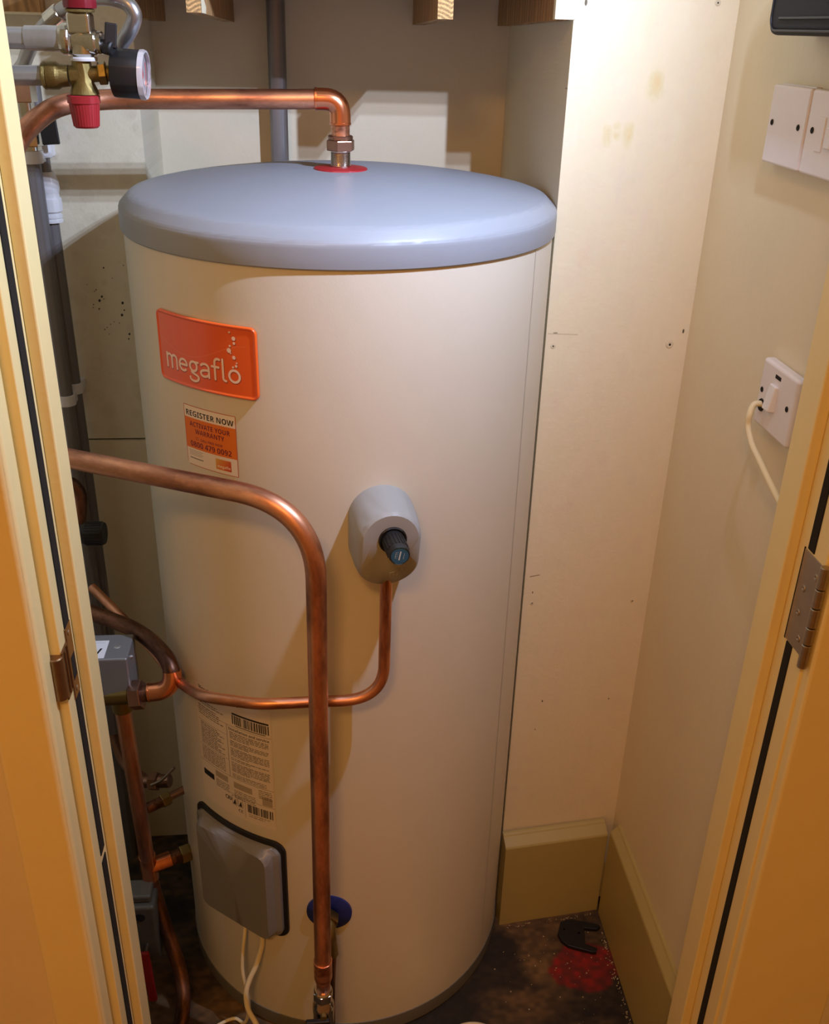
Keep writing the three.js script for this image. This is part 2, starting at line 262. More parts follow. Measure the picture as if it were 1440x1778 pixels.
{
  const g = structGroup('wall_back_right'), W0 = 0.2875, W1 = 0.52;
  const t = canvas(512, 2048, (x, w, h) => {        // covers x W0..W1, y 0..1.6
    const X = (a) => (a - W0) / (W1 - W0) * w, Y = (b) => (1.6 - b) / 1.6 * h;
    x.fillStyle = '#e6dabb'; x.fillRect(0, 0, w, h);
    for (let i = 0; i < 1400; i++) { x.fillStyle = `rgba(${rnd() < 0.5 ? '190,175,140' : '255,253,245'},${0.008 + 0.014 * rnd()})`; x.beginPath(); x.ellipse(rnd() * w, rnd() * h, 4 + 30 * rnd(), 4 + 26 * rnd(), 0, 0, 7); x.fill(); }
    for (const [a, b, r] of [[0.4053, 1.4745, 14], [0.3473, 1.4149, 9], [0.3752, 1.415, 11], [0.36, 1.42, 7]]) { for (let k = 0; k < 40; k++) { x.fillStyle = 'rgba(214,196,120,0.05)'; x.beginPath(); x.arc(X(a) + (rnd() - 0.5) * r * 2.6, Y(b) + (rnd() - 0.5) * r * 3, r * (0.4 + 0.7 * rnd()), 0, 7); x.fill(); } }
    x.lineWidth = 2; x.strokeStyle = 'rgba(110,95,70,0.7)'; x.beginPath(); x.moveTo(X(0.298), Y(1.1518)); x.lineTo(X(0.304), Y(1.1515)); x.stroke(); x.strokeStyle = 'rgba(150,135,100,0.35)'; x.beginPath(); x.moveTo(X(0.29), Y(1.151)); x.lineTo(X(0.335), Y(1.148)); x.stroke();
    x.fillStyle = 'rgba(60,52,38,0.8)'; for (const [a, b, r] of [[0.496, 1.1481, 4], [0.3025, 0.722, 2.5], [0.338, 0.5, 3], [0.46, 0.49, 2.5], [0.3015, 1.5678, 5], [0.33, 0.44, 2]]) { x.beginPath(); x.ellipse(X(a), Y(b), r * 0.8, r, 0, 0, 7); x.fill(); }
    x.strokeStyle = 'rgba(90,76,56,0.6)'; x.beginPath(); x.moveTo(X(0.2955), Y(0.752)); x.lineTo(X(0.312), Y(0.754)); x.stroke();
  });
  const p0 = prism([[W0, fz(W0)], [0.52, fz(0.52)], [0.52, -0.48], [0.285, -0.48]], 0, CEIL);
  { const p = p0.attributes.position, n = p0.attributes.normal, uv = p0.attributes.uv; for (let i = 0; i < p.count; i++) if (n.getZ(i) > 0.5) uv.setXY(i, (p.getX(i) - W0) / (W1 - W0), p.getY(i) / 1.6); }
  mesh('board', p0, new THREE.MeshStandardMaterial({ map: t, bumpMap: rep(wallBump, 1, 7), bumpScale: 0.0007, roughness: 0.62 }), g);
  mesh('flap', box(0.2635, W0 + 0.002, 1.548, CEIL, fz(W0) - 0.011, fz(W0) + 0.0012, 0.001), M.wall, g);
  const scr = turn([[0, 0.0003], [0.0014, 0.0003], [0.0016, 0.0012], [0.0042, 0.0014], [0.0048, 0.0008], [0.006, 0]], [0, 0, 0], [0, 0, 1], 20);
  const hole = turn([[0, 0.0017], [0.0013, 0.0016], [0.0014, 0.0003]], [0, 0, 0], [0, 0, 1], 12);
  for (const [x, y, s] of [[0.4774, 1.1288, 1.1], [0.2992, 1.1325, 0.7], [0.303, 0.7019, 0.6], [0.4772, 0.6894, 0.6], [0.4754, 1.5721, 0.7]]) {
    const m = mesh('screw', scr, M.wall, g); m.position.set(x, y, fz(x)); m.rotation.y = 0.104; m.scale.setScalar(s);
    const q = mesh('screw_recess', hole, M.dark, m);
  }
}
struct('wall_right', box(0.505, 0.62, 0, CEIL, -0.48, 0.575), paint(0xe4d8ba, 0.06, 14));
struct('wall_left', box(-0.9, -0.8, 0, CEIL, -0.48, 0.575), M.wall);
// wall with the doorway
const DH = 2.0;
struct('wall_front', [box(-1.4, -0.302, 0, CEIL, 0.48, 0.572), box(0.477, 0.56, 0, CEIL, 0.481, 0.572), box(0.56, 1.6, 0, CEIL, 0.48, 0.572), box(-0.302, 0.477, DH + 0.03, CEIL, 0.48, 0.572)], paint(0xe2cfa8, 0.05, 15));
struct('wall_hall_left', box(-1.4, -1.3, 0, CEIL, 0.572, 2.7), M.wall);
struct('wall_hall_right', box(1.5, 1.6, 0, CEIL, 0.572, 2.7), M.wall);
struct('wall_hall_back', box(-1.4, 1.6, 0, CEIL, 2.6, 2.7), M.wall);
{ // baseboards
  const prof = (h, t) => { const s = new THREE.Shape(); s.moveTo(0, 0); s.lineTo(t, 0); s.lineTo(t, h - 0.019); s.quadraticCurveTo(t * 0.98, h - 0.017, t * 0.92, h - 0.015); s.lineTo(t * 0.35, h - 0.004); s.quadraticCurveTo(t * 0.25, h, t * 0.1, h); s.lineTo(0, h); s.closePath(); return s; };
  const a = V(0.2885, 0, 0.0788), b = V(0.4855, 0, 0.0567), d = b.clone().sub(a), L = d.length();
  let g = new THREE.ExtrudeGeometry(prof(0.212, 0.027), { depth: L, bevelEnabled: false });   // x = out, z = along
  g.rotateY(Math.PI / 2); g.translate(0, 0, 0);     // along +x, out -> -z
  g.scale(1, 1, -1); { const ix = g.index; const p = g.attributes.position; }
  g = g.index ? g.toNonIndexed() : g; { const p = g.attributes.position.array; for (let i = 0; i < p.length; i += 9) for (let k = 0; k < 3; k++) { const t = p[i + 3 + k]; p[i + 3 + k] = p[i + 6 + k]; p[i + 6 + k] = t; } g.computeVertexNormals(); }
  g.translate(0, 0, -0.027); g.rotateY(Math.atan2(-d.z, d.x)); g.translate(a.x, 0, a.z);
  const bb = struct('baseboard_back', uvMetres(g), M.skirt);
  let r = new THREE.ExtrudeGeometry(prof(0.226, 0.0185), { depth: 0.48 - 0.064, bevelEnabled: false });
  r.rotateZ(0); r.scale(-1, 1, 1); r = r.index ? r.toNonIndexed() : r; { const p = r.attributes.position.array; for (let i = 0; i < p.length; i += 9) for (let k = 0; k < 3; k++) { const t = p[i + 3 + k]; p[i + 3 + k] = p[i + 6 + k]; p[i + 6 + k] = t; } r.computeVertexNormals(); }
  r.translate(0.505, 0, 0.0635); struct('baseboard_right', uvMetres(r), M.skirt);
}
{ // door linings with planted stops, smoke seals, keep and hinge; architraves
  const L = structGroup('trim_1'), zs = 0.5175;
  mesh('lining', box(-0.302, -0.287, 0, DH, 0.48, 0.564, 0.0015), M.gloss, L);
  mesh('door_stop', box(-0.2872, -0.2754, 0, DH - 0.012, 0.48, zs, 0.0022), M.gloss, L);
  const seal = (y0, y1) => mesh('smoke_seal', [box(-0.288, -0.2858, y0, y1, 0.526, 0.5437, 0.001)], M.blackSoft, L);
  seal(0.996, 1.99); seal(0.699, 0.924); seal(0.0, 0.689);
  // keep plate: chased flat plate with a lip toward the hall, worn paint on it
  const kp = mesh('strike_plate', [box(-0.2874, -0.2854, 0.917, 1.001, 0.5255, 0.5455, 0.0008), box(-0.2874, -0.2856, 0.932, 0.988, 0.5445, 0.566, 0.0008)], M.strike, L);
  mesh('latch_hole', box(-0.2872, -0.2852, 0.938, 0.965, 0.5285, 0.5415), M.dark, kp);
  mesh('rolled_edge', [rod(0.0011, [-0.2853, 0.935, 0.549], [-0.2853, 0.985, 0.549], 10), rod(0.0011, [-0.2853, 0.936, 0.558], [-0.2853, 0.984, 0.558], 10)], M.strike, kp);
  for (const y of [0.992, 0.925]) mesh('screw', turn([[0, 0.0012], [0.0028, 0.0008], [0.0034, 0]], [-0.2855, y, 0.5355], [1, 0, 0], 18), M.steel, kp);
  mesh('lip', turn([[0, 0], [0.0062, 0], [0.0075, 0.001], [0.0075, 0.048], [0.0062, 0.049], [0, 0.049]], [-0.2925, 0.936, 0.567], [0, 1, 0], 24), M.strike, kp);
  const Rg = structGroup('trim_2');
  mesh('lining', box(0.4613, 0.477, 0, DH, 0.48, 0.576, 0.0015), M.gloss, Rg);
  mesh('door_stop', box(0.4487, 0.4615, 0, DH - 0.012, 0.48, 0.5204, 0.0022), M.gloss, Rg);
  for (const [y0, y1] of [[0, 0.957], [1.069, 1.99]]) mesh('smoke_seal', box(0.4601, 0.4623, y0, y1, 0.539, 0.5525, 0.001), M.blackSoft, Rg);
  const h = new THREE.Group(); h.name = 'hinge'; Rg.add(h); h.userData.label = 'steel butt hinge';
  const hy0 = 0.958, hy1 = 1.067, xf = 0.4604;
  mesh('leaf', box(xf, 0.4618, hy0, hy1, 0.5345, 0.578, 0.0005), M.steel, h);
  mesh('leaf_bed', box(0.4605, 0.4622, hy0 - 0.001, hy1 + 0.001, 0.5325, 0.5346), M.dark, h);
  const kn = [[hy0 - 0.006, 0.98], [0.981, 1.0005], [1.0015, 1.0235], [1.0245, 1.0455], [1.0465, hy1 + 0.004]];
  for (const [a, b] of kn) mesh('knuckle', turn([[0, 0], [0.0042, 0], [0.005, 0.0008], [0.005, b - a - 0.0008], [0.0042, b - a], [0, b - a]], [0.4585, a, 0.5815], [0, 1, 0], 24), M.steel, h);
  for (const [y, z] of [[1.05, 0.566], [1.027, 0.548], [0.998, 0.548], [0.973, 0.56]]) mesh('screw', turn([[0, 0.0002], [0.001, 0.0002], [0.0016, 0.0009], [0.003, 0.0013], [0.0038, 0.0009], [0.0042, 0]], [xf + 0.0001, y, z], [-1, 0, 0], 20), M.steel, h);
  const arch = (x0, x1, z0, z1, r) => box(x0, x1, 0, DH + 0.07, z0, z1, r);
  struct('trim_3', arch(-0.353, -0.2957, 0.564, 0.598, 0.008), M.gloss);
  struct('trim_4', arch(0.4645, 0.60, 0.5725, 0.5905, 0.004), M.gloss);
  const H = structGroup('trim_5');
  mesh('head_lining', box(-0.302, 0.477, DH, DH + 0.03, 0.48, 0.57, 0.0015), M.gloss, H);
  mesh('head_stop', box(-0.2754, 0.4487, DH - 0.012, DH, 0.48, 0.5185, 0.002), M.gloss, H);
  mesh('head_architrave', box(-0.296, 0.465, DH + 0.008, DH + 0.068, 0.5722, 0.592, 0.006), M.gloss, H);
}

// ------------------------------------------------------------------ hot water cylinder
{
  const T = thing('hot_water_cylinder', 'tall cream hot water cylinder with a blue-grey domed lid and an orange badge', 'water heater');
  const body = turn([[0.27, 0.02], [RB, 0.02], [RB, 1.294], [0.27, 1.294]], [0, 0, 0], [0, 1, 0], 160, 0.5);
  { const p = body.attributes.position, uv = body.attributes.uv; for (let i = 0; i < p.count; i++) uv.setXY(i, uv.getX(i) * 1.8, p.getY(i)); }
  mesh('cladding', body, M.tank, T);
  mesh('seam', cylPatch(55.6, 55.95, 0.034, 1.293, 0.0001, () => 0.0005, RB, [0, 0.0002], 2, 40), M.tank, T);
  mesh('seam_gap', cylPatch(55.95, 56.12, 0.034, 1.293, 0.0001, () => 0.0002, RB, [0, 0.0001], 2, 40), M.ring, T);
  mesh('base_ring', turn([[0.25, 0.0], [0.284, 0.0], [0.2885, 0.004], [0.2893, 0.03], [0.2888, 0.0335], [0.2868, 0.034], [0.28, 0.03]], [0, 0, 0], [0, 1, 0], 160, 0.5), M.ring, T);
  const lidProf = [[0.0001, 1.3635], [0.05, 1.3628], [0.1, 1.3605], [0.15, 1.3562], [0.2, 1.3505], [0.24, 1.3445], [0.262, 1.3405], [0.272, 1.3382], [0.2765, 1.3366], [0.279, 1.3346], [0.288, 1.3256], [0.2898, 1.3234], [0.2908, 1.3205], [0.2911, 1.3165], [0.2912, 1.297], [0.2908, 1.2945], [0.2895, 1.293], [0.284, 1.293]];
  const lid = turn(lidProf, [0, 0, 0], [0, 1, 0], 180, 0.42); mesh('lid', lid, M.lid, T);
  const col = mesh('outlet_collar', turn([[0.012, 0.002], [0.033, 0.0012], [0.0355, 0.0004], [0.036, -0.002]], [0, 1.3642, -0.002], [0, 1, 0], 48), M.red, T); col.userData.label = 'flat red plastic collar';

  // orange badge with raised rim
  const badgeTex = canvas(1024, 560, (x, w, h) => {
    x.fillStyle = '#e85f1d'; x.fillRect(0, 0, w, h);
    x.strokeStyle = '#ec7a4a'; x.lineWidth = 4; x.beginPath(); x.moveTo(40, 215); x.bezierCurveTo(300, 330, 420, 330, 600, 255); x.bezierCurveTo(720, 205, 820, 150, 930, 150); x.stroke();
    const glyph = (col, lw, dx, dy) => {
      x.strokeStyle = col; x.fillStyle = col; x.lineWidth = lw; x.lineCap = 'round'; x.lineJoin = 'round';
      const S = (f) => { x.beginPath(); f(); x.stroke(); }, b = 440 + dy, o = dx;
      S(() => { x.moveTo(108 + o, b - 108); x.lineTo(108 + o, b); x.moveTo(108 + o, b - 62); x.arc(139 + o, b - 72, 31, Math.PI, 0); x.lineTo(170 + o, b); x.moveTo(170 + o, b - 62); x.arc(201 + o, b - 72, 31, Math.PI, 0); x.lineTo(232 + o, b); });      // m
      S(() => { x.moveTo(268 + o, b - 54); x.lineTo(350 + o, b - 54); x.arc(309 + o, b - 54, 43, 0, -Math.PI, true); x.arc(309 + o, b - 50, 43, Math.PI, 0.9, true); });                                                                       // e
      S(() => { x.arc(424 + o, b - 62, 37, 0, 7); x.moveTo(440 + o, b - 96); x.lineTo(476 + o, b - 98); x.moveTo(408 + o, b - 28); x.bezierCurveTo(380 + o, b + 2, 480 + o, b - 8, 474 + o, b + 28); x.bezierCurveTo(466 + o, b + 66, 378 + o, b + 62, 384 + o, b + 28); });    // g
      S(() => { x.moveTo(508 + o, b - 88); x.bezierCurveTo(530 + o, b - 112, 584 + o, b - 108, 584 + o, b - 66); x.lineTo(584 + o, b); x.moveTo(584 + o, b - 54); x.bezierCurveTo(520 + o, b - 56, 500 + o, b - 40, 502 + o, b - 24); x.bezierCurveTo(506 + o, b + 10, 570 + o, b + 4, 584 + o, b - 28); });       // a
      S(() => { x.moveTo(690 + o, b - 160); x.bezierCurveTo(656 + o, b - 170, 644 + o, b - 150, 644 + o, b - 124); x.lineTo(644 + o, b); x.moveTo(616 + o, b - 98); x.lineTo(680 + o, b - 98); });                                             // f
      S(() => { x.moveTo(720 + o, b - 166); x.lineTo(720 + o, b - 20); x.quadraticCurveTo(722 + o, b - 2, 744 + o, b - 2); });                                                                                                           // l
      S(() => { x.arc(822 + o, b - 50, 46, 0, 7); });                                                                                                                                                                                 // o
      for (const [cx, cy, r] of [[842, 300, 11], [814, 312, 9], [848, 276, 7], [826, 236, 15], [800, 206, 6], [786, 186, 19], [796, 150, 9], [834, 126, 11], [832, 90, 16], [798, 46, 8]]) { x.beginPath(); x.arc(cx + o, cy + dy + 8, r * (lw > 22 ? 1.15 : 1), 0, 7); x.fill(); }
    };
    glyph('#9c3512', 24, 3, 5); glyph('#f6ddd2', 19, 0, 0);
  });
  const rim = (d) => { const t = Math.min(1, d / 0.0014); let h = 0.0008 + 0.0034 * Math.sqrt(t * (2 - t)); if (d > 0.0024) h -= 0.0012 * Math.min(1, (d - 0.0024) / 0.0016); return h; };
  mesh('badge', cylPatch(-52.4, -21.15, 1.1348, 1.2232, 0.0085, rim, RB, [0, 0.0004, 0.0009, 0.0015, 0.0024, 0.0032, 0.004, 0.006], 40, 20), new THREE.MeshPhysicalMaterial({ map: badgeTex, roughness: 0.3, clearcoat: 0.5, clearcoatRoughness: 0.2 }), T);

  // paper stickers
  const stick = canvas(1024, 1024, (x, w, h) => {
    x.fillStyle = '#e9dfd2'; x.fillRect(0, 0, w, h); x.fillStyle = '#e07618'; x.fillRect(0, 205, w, 520);
    x.strokeStyle = '#c0583a'; x.lineWidth = 10; x.strokeRect(5, 5, w - 10, h - 10);
    x.textAlign = 'center'; x.textBaseline = 'alphabetic';
    const txt = (s, y, px, wd, col, b = 'bold ') => { x.font = `${b}${px}px sans-serif`; x.fillStyle = col; const k = wd / x.measureText(s).width; x.save(); x.translate(w / 2, y); x.scale(k, 1); x.fillText(s, 0, 0); x.restore(); };
    txt('REGISTER NOW', 172, 128, 950, '#16161a'); txt('ACTIVATE YOUR', 345, 112, 800, '#6a1420'); txt('WARRANTY', 458, 112, 580, '#6a1420');
    x.strokeStyle = '#6a1420'; x.lineWidth = 5; x.strokeRect(235, 520, 44, 40);
    txt('    CALL FREE NOW', 565, 56, 500, '#6a1420'); txt('0800 479 0092', 690, 130, 830, '#6a1420');
    x.fillStyle = '#4a443c'; for (let k = 0; k < 4; k++) x.fillRect(60, 762 + k * 26, 300 - (k % 2) * 30, 5);
    x.fillStyle = '#20201e'; for (let k = 0; k < 12; k++) x.fillRect(70 + k * 24, 888, 18, 18);
    const gr = x.createLinearGradient(600, 790, 900, 960); gr.addColorStop(0, '#d9b04a'); gr.addColorStop(0.5, '#d97a2c'); gr.addColorStop(1, '#c03a20'); x.fillStyle = gr; x.fillRect(610, 780, 290, 180);
    x.font = 'bold 64px sans-serif'; x.fillStyle = '#f2d9c0'; x.fillText('megaflo', 760, 925);
  });
  mesh('warranty_sticker', cylPatch(-44.85, -28.15, 1.0285, 1.1097, [0.0006, 0.0006, 0.0006, 0.005], () => 0.0004, RB, [0, 0.0008], 16, 4), new THREE.MeshStandardMaterial({ map: stick, roughness: 0.5 }), T).userData.label = 'white and orange warranty sticker';
  const inst = canvas(1024, 1536, (x, w, h) => {     // y 0.451..0.672
    x.fillStyle = '#e0d5c6'; x.fillRect(0, 0, w, h);
    const ink = '#3c342c', line = (x0, y0, x1, y1, lw = 3) => { x.strokeStyle = ink; x.lineWidth = lw; x.beginPath(); x.moveTo(x0, y0); x.lineTo(x1, y1); x.stroke(); };
    const words = (x0, x1, y, hh) => { x.fillStyle = ink; let q = x0; while (q < x1 - 10) { const l = Math.min(x1 - q, 14 + rnd() * 54); x.globalAlpha = 0.55 + 0.35 * rnd(); x.fillRect(q, y, l, hh); q += l + 9; } x.globalAlpha = 1; };
    const bars = (x0, x1, y, hh) => { x.fillStyle = '#1c1814'; let q = x0; while (q < x1) { const l = 3 + Math.floor(rnd() * 4) * 4; x.fillRect(q, y, Math.min(l, x1 - q), hh); q += l + 4 + Math.floor(rnd() * 3) * 4; } };
    x.fillStyle = '#221c16'; x.font = 'bold 54px sans-serif'; x.fillText('Megaflo Eco Unvented', 70, 62);
    x.fillStyle = '#1c1814'; x.fillRect(560, 150, 440, 22); bars(560, 1000, 180, 110);
    x.fillStyle = ink; x.fillRect(600, 300, 360, 10);
    line(0, 330, 1024, 330); line(478, 330, 478, 1010, 5); line(0, 1010, 1024, 1010, 4);
    x.fillStyle = '#221c16'; x.font = 'bold 44px sans-serif'; x.fillText('Installation and service', 500, 385);
    let y = 405; for (const n of [5, 4, 6, 2, 7]) { for (let k = 0; k < n; k++) { words(512, k === n - 1 ? 760 : 985, y, 9); y += 19; } y += 17; }
    for (let k = 0; k < 3; k++) { words(512, 940, y, 8); y += 20; }
    y = 205; for (const n of [2, 5]) { for (let k = 0; k < n; k++) { words(40, 300 + rnd() * 150, y, 11); y += 26; } y += 20; }
    line(30, 470, 470, 470); y = 490; for (let k = 0; k < 12; k++) { words(60, 330 + (k % 3) * 50, y, 11); y += 24; }
    line(30, 790, 470, 790); y = 810; for (let k = 0; k < 8; k++) { words(50, 420, y, 10); y += 23; }
    x.fillStyle = '#17130f'; x.beginPath(); x.roundRect(40, 1130, 180, 78, 12); x.fill();
    for (const [a, b, c, d] of [[250, 1040, 440, 1120], [520, 1060, 760, 1140], [880, 1120, 1000, 1230]]) { x.fillStyle = 'rgba(120,104,80,0.5)'; x.fillRect(a, b, c - a, d - b); }
    for (let k = 0; k < 5; k++) { words(250, 450, 1150 + k * 22, 9); words(520, 800, 1170 + k * 24, 9); words(840, 1000, 1040 + k * 24, 9); }
    line(360, 1240, 1024, 1240); line(655, 1240, 655, 1500); x.fillStyle = '#1c1814';
    x.strokeStyle = '#1c1814'; x.lineWidth = 9; x.beginPath(); x.arc(410, 1320, 22, 0, 7); x.arc(450, 1320, 22, 0, 7); x.stroke();
    for (const q of [510, 590]) { x.lineWidth = 4; x.strokeRect(q - 26, 1260, 62, 120); x.beginPath(); x.moveTo(q - 20, 1372); x.lineTo(q + 24, 1372); x.lineTo(q + 14, 1296); x.fill(); }
    x.font = 'bold 52px serif'; x.fillText('CE', 560, 1450); bars(690, 1000, 1290, 110); words(700, 960, 1420, 8); words(700, 900, 1445, 8);
  });
  mesh('instruction_label', cylPatch(-51.6, -22.85, 0.451, 0.672, 0.002, () => 0.0004, RB, [0, 0.0008], 24, 6), new THREE.MeshStandardMaterial({ map: inst, roughness: 0.5 }), T).userData.label = 'pale printed instruction label';

  // immersion heater cover with black gasket
  const tc = -38 * rad, N = [Math.sin(tc), Math.cos(tc)], U = [Math.cos(tc), -Math.sin(tc)];
  const flat = (u, y, D) => [U[0] * u + N[0] * D, y, U[1] * u + N[1] * D];
  const onCyl = (s, y, d) => { const t = tc + s / RB; return [(RB + d) * Math.sin(t), y, (RB + d) * Math.cos(t)]; };
  const loopC = (w, h, r, yc, d, ox = 0) => rrLoop(w, h, r).map(([u, v]) => onCyl(u + ox, yc + v, d));
  const loopF = (w, h, r, yc, D, ox = 0, fl = 0) => rrLoop(w, h, r).map(([u, v]) => flat(u + ox, yc + v, D - fl * u * u));
  const gk = mesh('gasket', loft([loopC(0.181, 0.2, 0.02, 0.3295, -0.002), loopC(0.183, 0.202, 0.021, 0.3295, 0.002), loopC(0.181, 0.2, 0.02, 0.3295, 0.0042), loopC(0.165, 0.185, 0.016, 0.3285, 0.0042)]), M.black, T);
  const cov = mesh('immersion_cover', loft([loopC(0.168, 0.187, 0.017, 0.3275, 0.002), loopC(0.167, 0.186, 0.017, 0.327, 0.009, -0.001), loopF(0.152, 0.182, 0.016, 0.3265, 0.2975, 0.001, 1.2), loopF(0.146, 0.178, 0.016, 0.326, 0.304, 0.003, 0.4), loopF(0.139, 0.172, 0.014, 0.3255, 0.3065, 0.004, 0.1)]), M.coverPlastic, T);

  // temperature and pressure valve housing
  const t2 = 8 * rad, N2 = [Math.sin(t2), Math.cos(t2)], U2 = [Math.cos(t2), -Math.sin(t2)];
  const P2 = (u, y, D) => [U2[0] * u + N2[0] * D, y, U2[1] * u + N2[1] * D];
  const shape = (w, top, bot, D, Dm) => { const o = [], n = 16, rT = w / 2, rB = w / 2; for (let k = 0; k <= n; k++) { const a = k / n * Math.PI; o.push([rT * Math.cos(a), top - rT + rT * Math.sin(a)]); } for (let k = 0; k <= n; k++) { const a = Math.PI + k / n * Math.PI; o.push([rB * Math.cos(a), bot + rB + rB * 0.98 * Math.sin(a)]); } return o.map(([u, y]) => P2(u - 0.0028 * (D - 0.29) / 0.07, y, D - Math.max(0, (0.972 - y)) * Dm)); };
  const hs = mesh('relief_valve_housing', loft([shape(0.0835, 1.03, 0.909, 0.276, 0), shape(0.0835, 1.03, 0.909, 0.289, 0), shape(0.082, 1.0295, 0.911, 0.322, 0.1), shape(0.0765, 1.0275, 0.9135, 0.351, 0.38), shape(0.073, 1.0262, 0.915, 0.3575, 0.42), shape(0.068, 1.0235, 0.9175, 0.3605, 0.42), shape(0.044, 1.0135, 0.948, 0.3605, 0.42)], true, true), M.greyPlastic, T);
  const kd = [N2[0], 0, N2[1]];
  const ring = mesh('knob_collar', turn([[0.0135, -0.004], [0.0172, -0.004], [0.0172, 0.0008], [0.0158, 0.0018], [0.0148, 0.0008], [0.0135, 0.0005]], P2(-0.001, 0.9915, 0.3605), kd, 36), M.black, hs);
  const rib = []; for (let k = 0; k < 20; k++) { const a = k / 20 * 2 * Math.PI, r = 0.0128; const b = new RoundedBoxGeometry(0.0018, 0.024, 0.0018, 1, 0.0005); b.rotateY(-a); b.translate(r * Math.cos(a), 0.018, r * Math.sin(a)); b.applyQuaternion(new THREE.Quaternion().setFromUnitVectors(V(0, 1, 0), V(...kd))); b.translate(...P2(-0.001, 0.9915, 0.3605)); rib.push(b); }
  mesh('knob', [turn([[0, 0], [0.0132, 0], [0.0138, 0.004], [0.0128, 0.008], [0.0126, 0.034], [0.0121, 0.0385], [0.0112, 0.0398], [0.0108, 0.039], [0, 0.039]], P2(-0.001, 0.9915, 0.3605), kd, 36), ...rib], M.black, hs);
  const kt = canvas(256, 256, (x, w) => { x.fillStyle = '#2c5876'; x.fillRect(0, 0, w, w); x.fillStyle = '#b9c3c8'; x.save(); x.translate(128, 128); x.rotate(0.2); x.fillRect(-10, -70, 20, 140); x.font = 'bold 26px sans-serif'; for (let k = 0; k < 4; k++) { x.fillRect(-66, -50 + k * 26, 8, 18); x.fillRect(54, -42 + k * 24, 8, 14); x.fillRect(-40, -58 + k * 30, 5, 16); } x.restore(); });
  { const d = new THREE.CircleGeometry(0.0106, 32); d.rotateY(t2); d.translate(...P2(-0.001, 0.9915, 0.3998)); mesh('knob_face', d, new THREE.MeshStandardMaterial({ map: kt, roughness: 0.4 }), hs); }
  // raised lettering-like arrow mouldings under the knob
  const emb = []; for (const [u, y, w, h, r] of [[0.006, 0.939, 0.007, 0.0018, 0.3], [0.012, 0.944, 0.007, 0.0018, 0.8], [0.018, 0.9485, 0.006, 0.0018, 0.6], [0.009, 0.932, 0.0018, 0.009, 0.2], [0.014, 0.936, 0.0018, 0.009, -0.4], [0.0195, 0.941, 0.0018, 0.008, 0.5], [0.004, 0.9335, 0.0018, 0.007, 0.1]]) { const b = new RoundedBoxGeometry(w, h, 0.0022, 2, 0.0006); b.rotateZ(r); b.rotateX(0.4); b.rotateY(t2); b.translate(...P2(u - 0.004, y, 0.3603 - (0.972 - y) * 0.42)); emb.push(b); }
  mesh('moulded_marking', emb, M.greyPlastic, hs);
  // blue inlet collar
  const bc = onTank(-6.9, 0.2975, 0);
  mesh('inlet_collar', turn([[0, 0.0055], [0.012, 0.0055], [0.033, 0.0045], [0.0353, 0.003], [0.0357, -0.004]], [bc[0], bc[1], bc[2] - 0.001], [Math.sin(-6.9 * rad), 0, Math.cos(-6.9 * rad)], 48), M.blue, T).userData.label = 'blue plastic collar';
}

// ------------------------------------------------------------------ pipework
const RP = 0.0123;
{ // hot outlet on the lid
  const t = thing('copper_pipe', 'copper pipe rising from the red collar on the lid and turning left across the top', 'pipe');
  const thr = []; for (let k = 0; k <= 10; k++) { const h = 0.006 + k * 0.0016; thr.push([0.0133, h], [0.0126, h + 0.0008]); }
  mesh('threaded_nipple', turn([[0.0105, 0], [0.0132, 0], [0.0132, 0.0055], ...thr, [0.0128, 0.026], [0.0105, 0.026]], [0, 1.362, 0], [0, 1, 0], 36), M.chrome, t);
  mesh('compression_nut', [hexNut(0.0192, [0, 1.3865, 0], [0, 1.4, 0]), rod(0.0165, [0, 1.3995, 0], [0, 1.4055, 0], 36, 0.0012)], M.bronze, t);
  mesh('elbow_fitting', [sweep(path([[-0.032, 1.449, 0], [0, 1.449, 0], [0, 1.4185, 0]], 0.02), 0.0137), turn([[0.0124, 0], [0.0142, 0.0008], [0.0142, 0.003], [0.0124, 0.0038]], [0, 1.4178, 0]), turn([[0.0124, 0], [0.0142, 0.0008], [0.0142, 0.003], [0.0124, 0.0038]], [-0.0335, 1.449, 0], [1, 0, 0])], M.copperBright, t);
  mesh('pipe', [rod(RP, [0, 1.401, 0], [0, 1.425, 0]), sweep(path([[-0.02, 1.449, 0], [-0.30, 1.4438, 0], [-0.352, 1.4385, 0.03], [-0.379, 1.4136, 0.1], [-0.392, 1.375, 0.15]], [0.05, 0.03, 0.04]), RP)], M.copper, t);
}
{ // long bent pipe in front of the cylinder
  const t = thing('copper_pipe', 'long copper pipe sweeping from the left jamb and bending straight down before the cylinder', 'pipe');
  mesh('pipe', sweep(path([[-0.42, 1.054, 0.2], [-0.3361, 1.054, 0.2468], [-0.0415, 1.054, 0.392], [-0.0428, 0.80, 0.37], [-0.0455, 0.285, 0.37]], [0.02, 0.1, 0.08]), 0.0124), M.copper, t);
  mesh('reducer_coupling', turn([[0.0125, 0.052], [0.0137, 0.0505], [0.0137, 0.02], [0.0136, 0.016], [0.0105, 0.002], [0.0103, -0.016], [0.009, -0.016]].reverse(), [-0.0456, 0.242, 0.37], [0.002, 1, 0], 36), M.copper, t);
  mesh('solder_ring', turn([[0.0124, 0], [0.0139, 0.0004], [0.0139, 0.0012], [0.0124, 0.0016]], [-0.0455, 0.292, 0.37], [0, 1, 0], 36), M.copperBright, t);
}
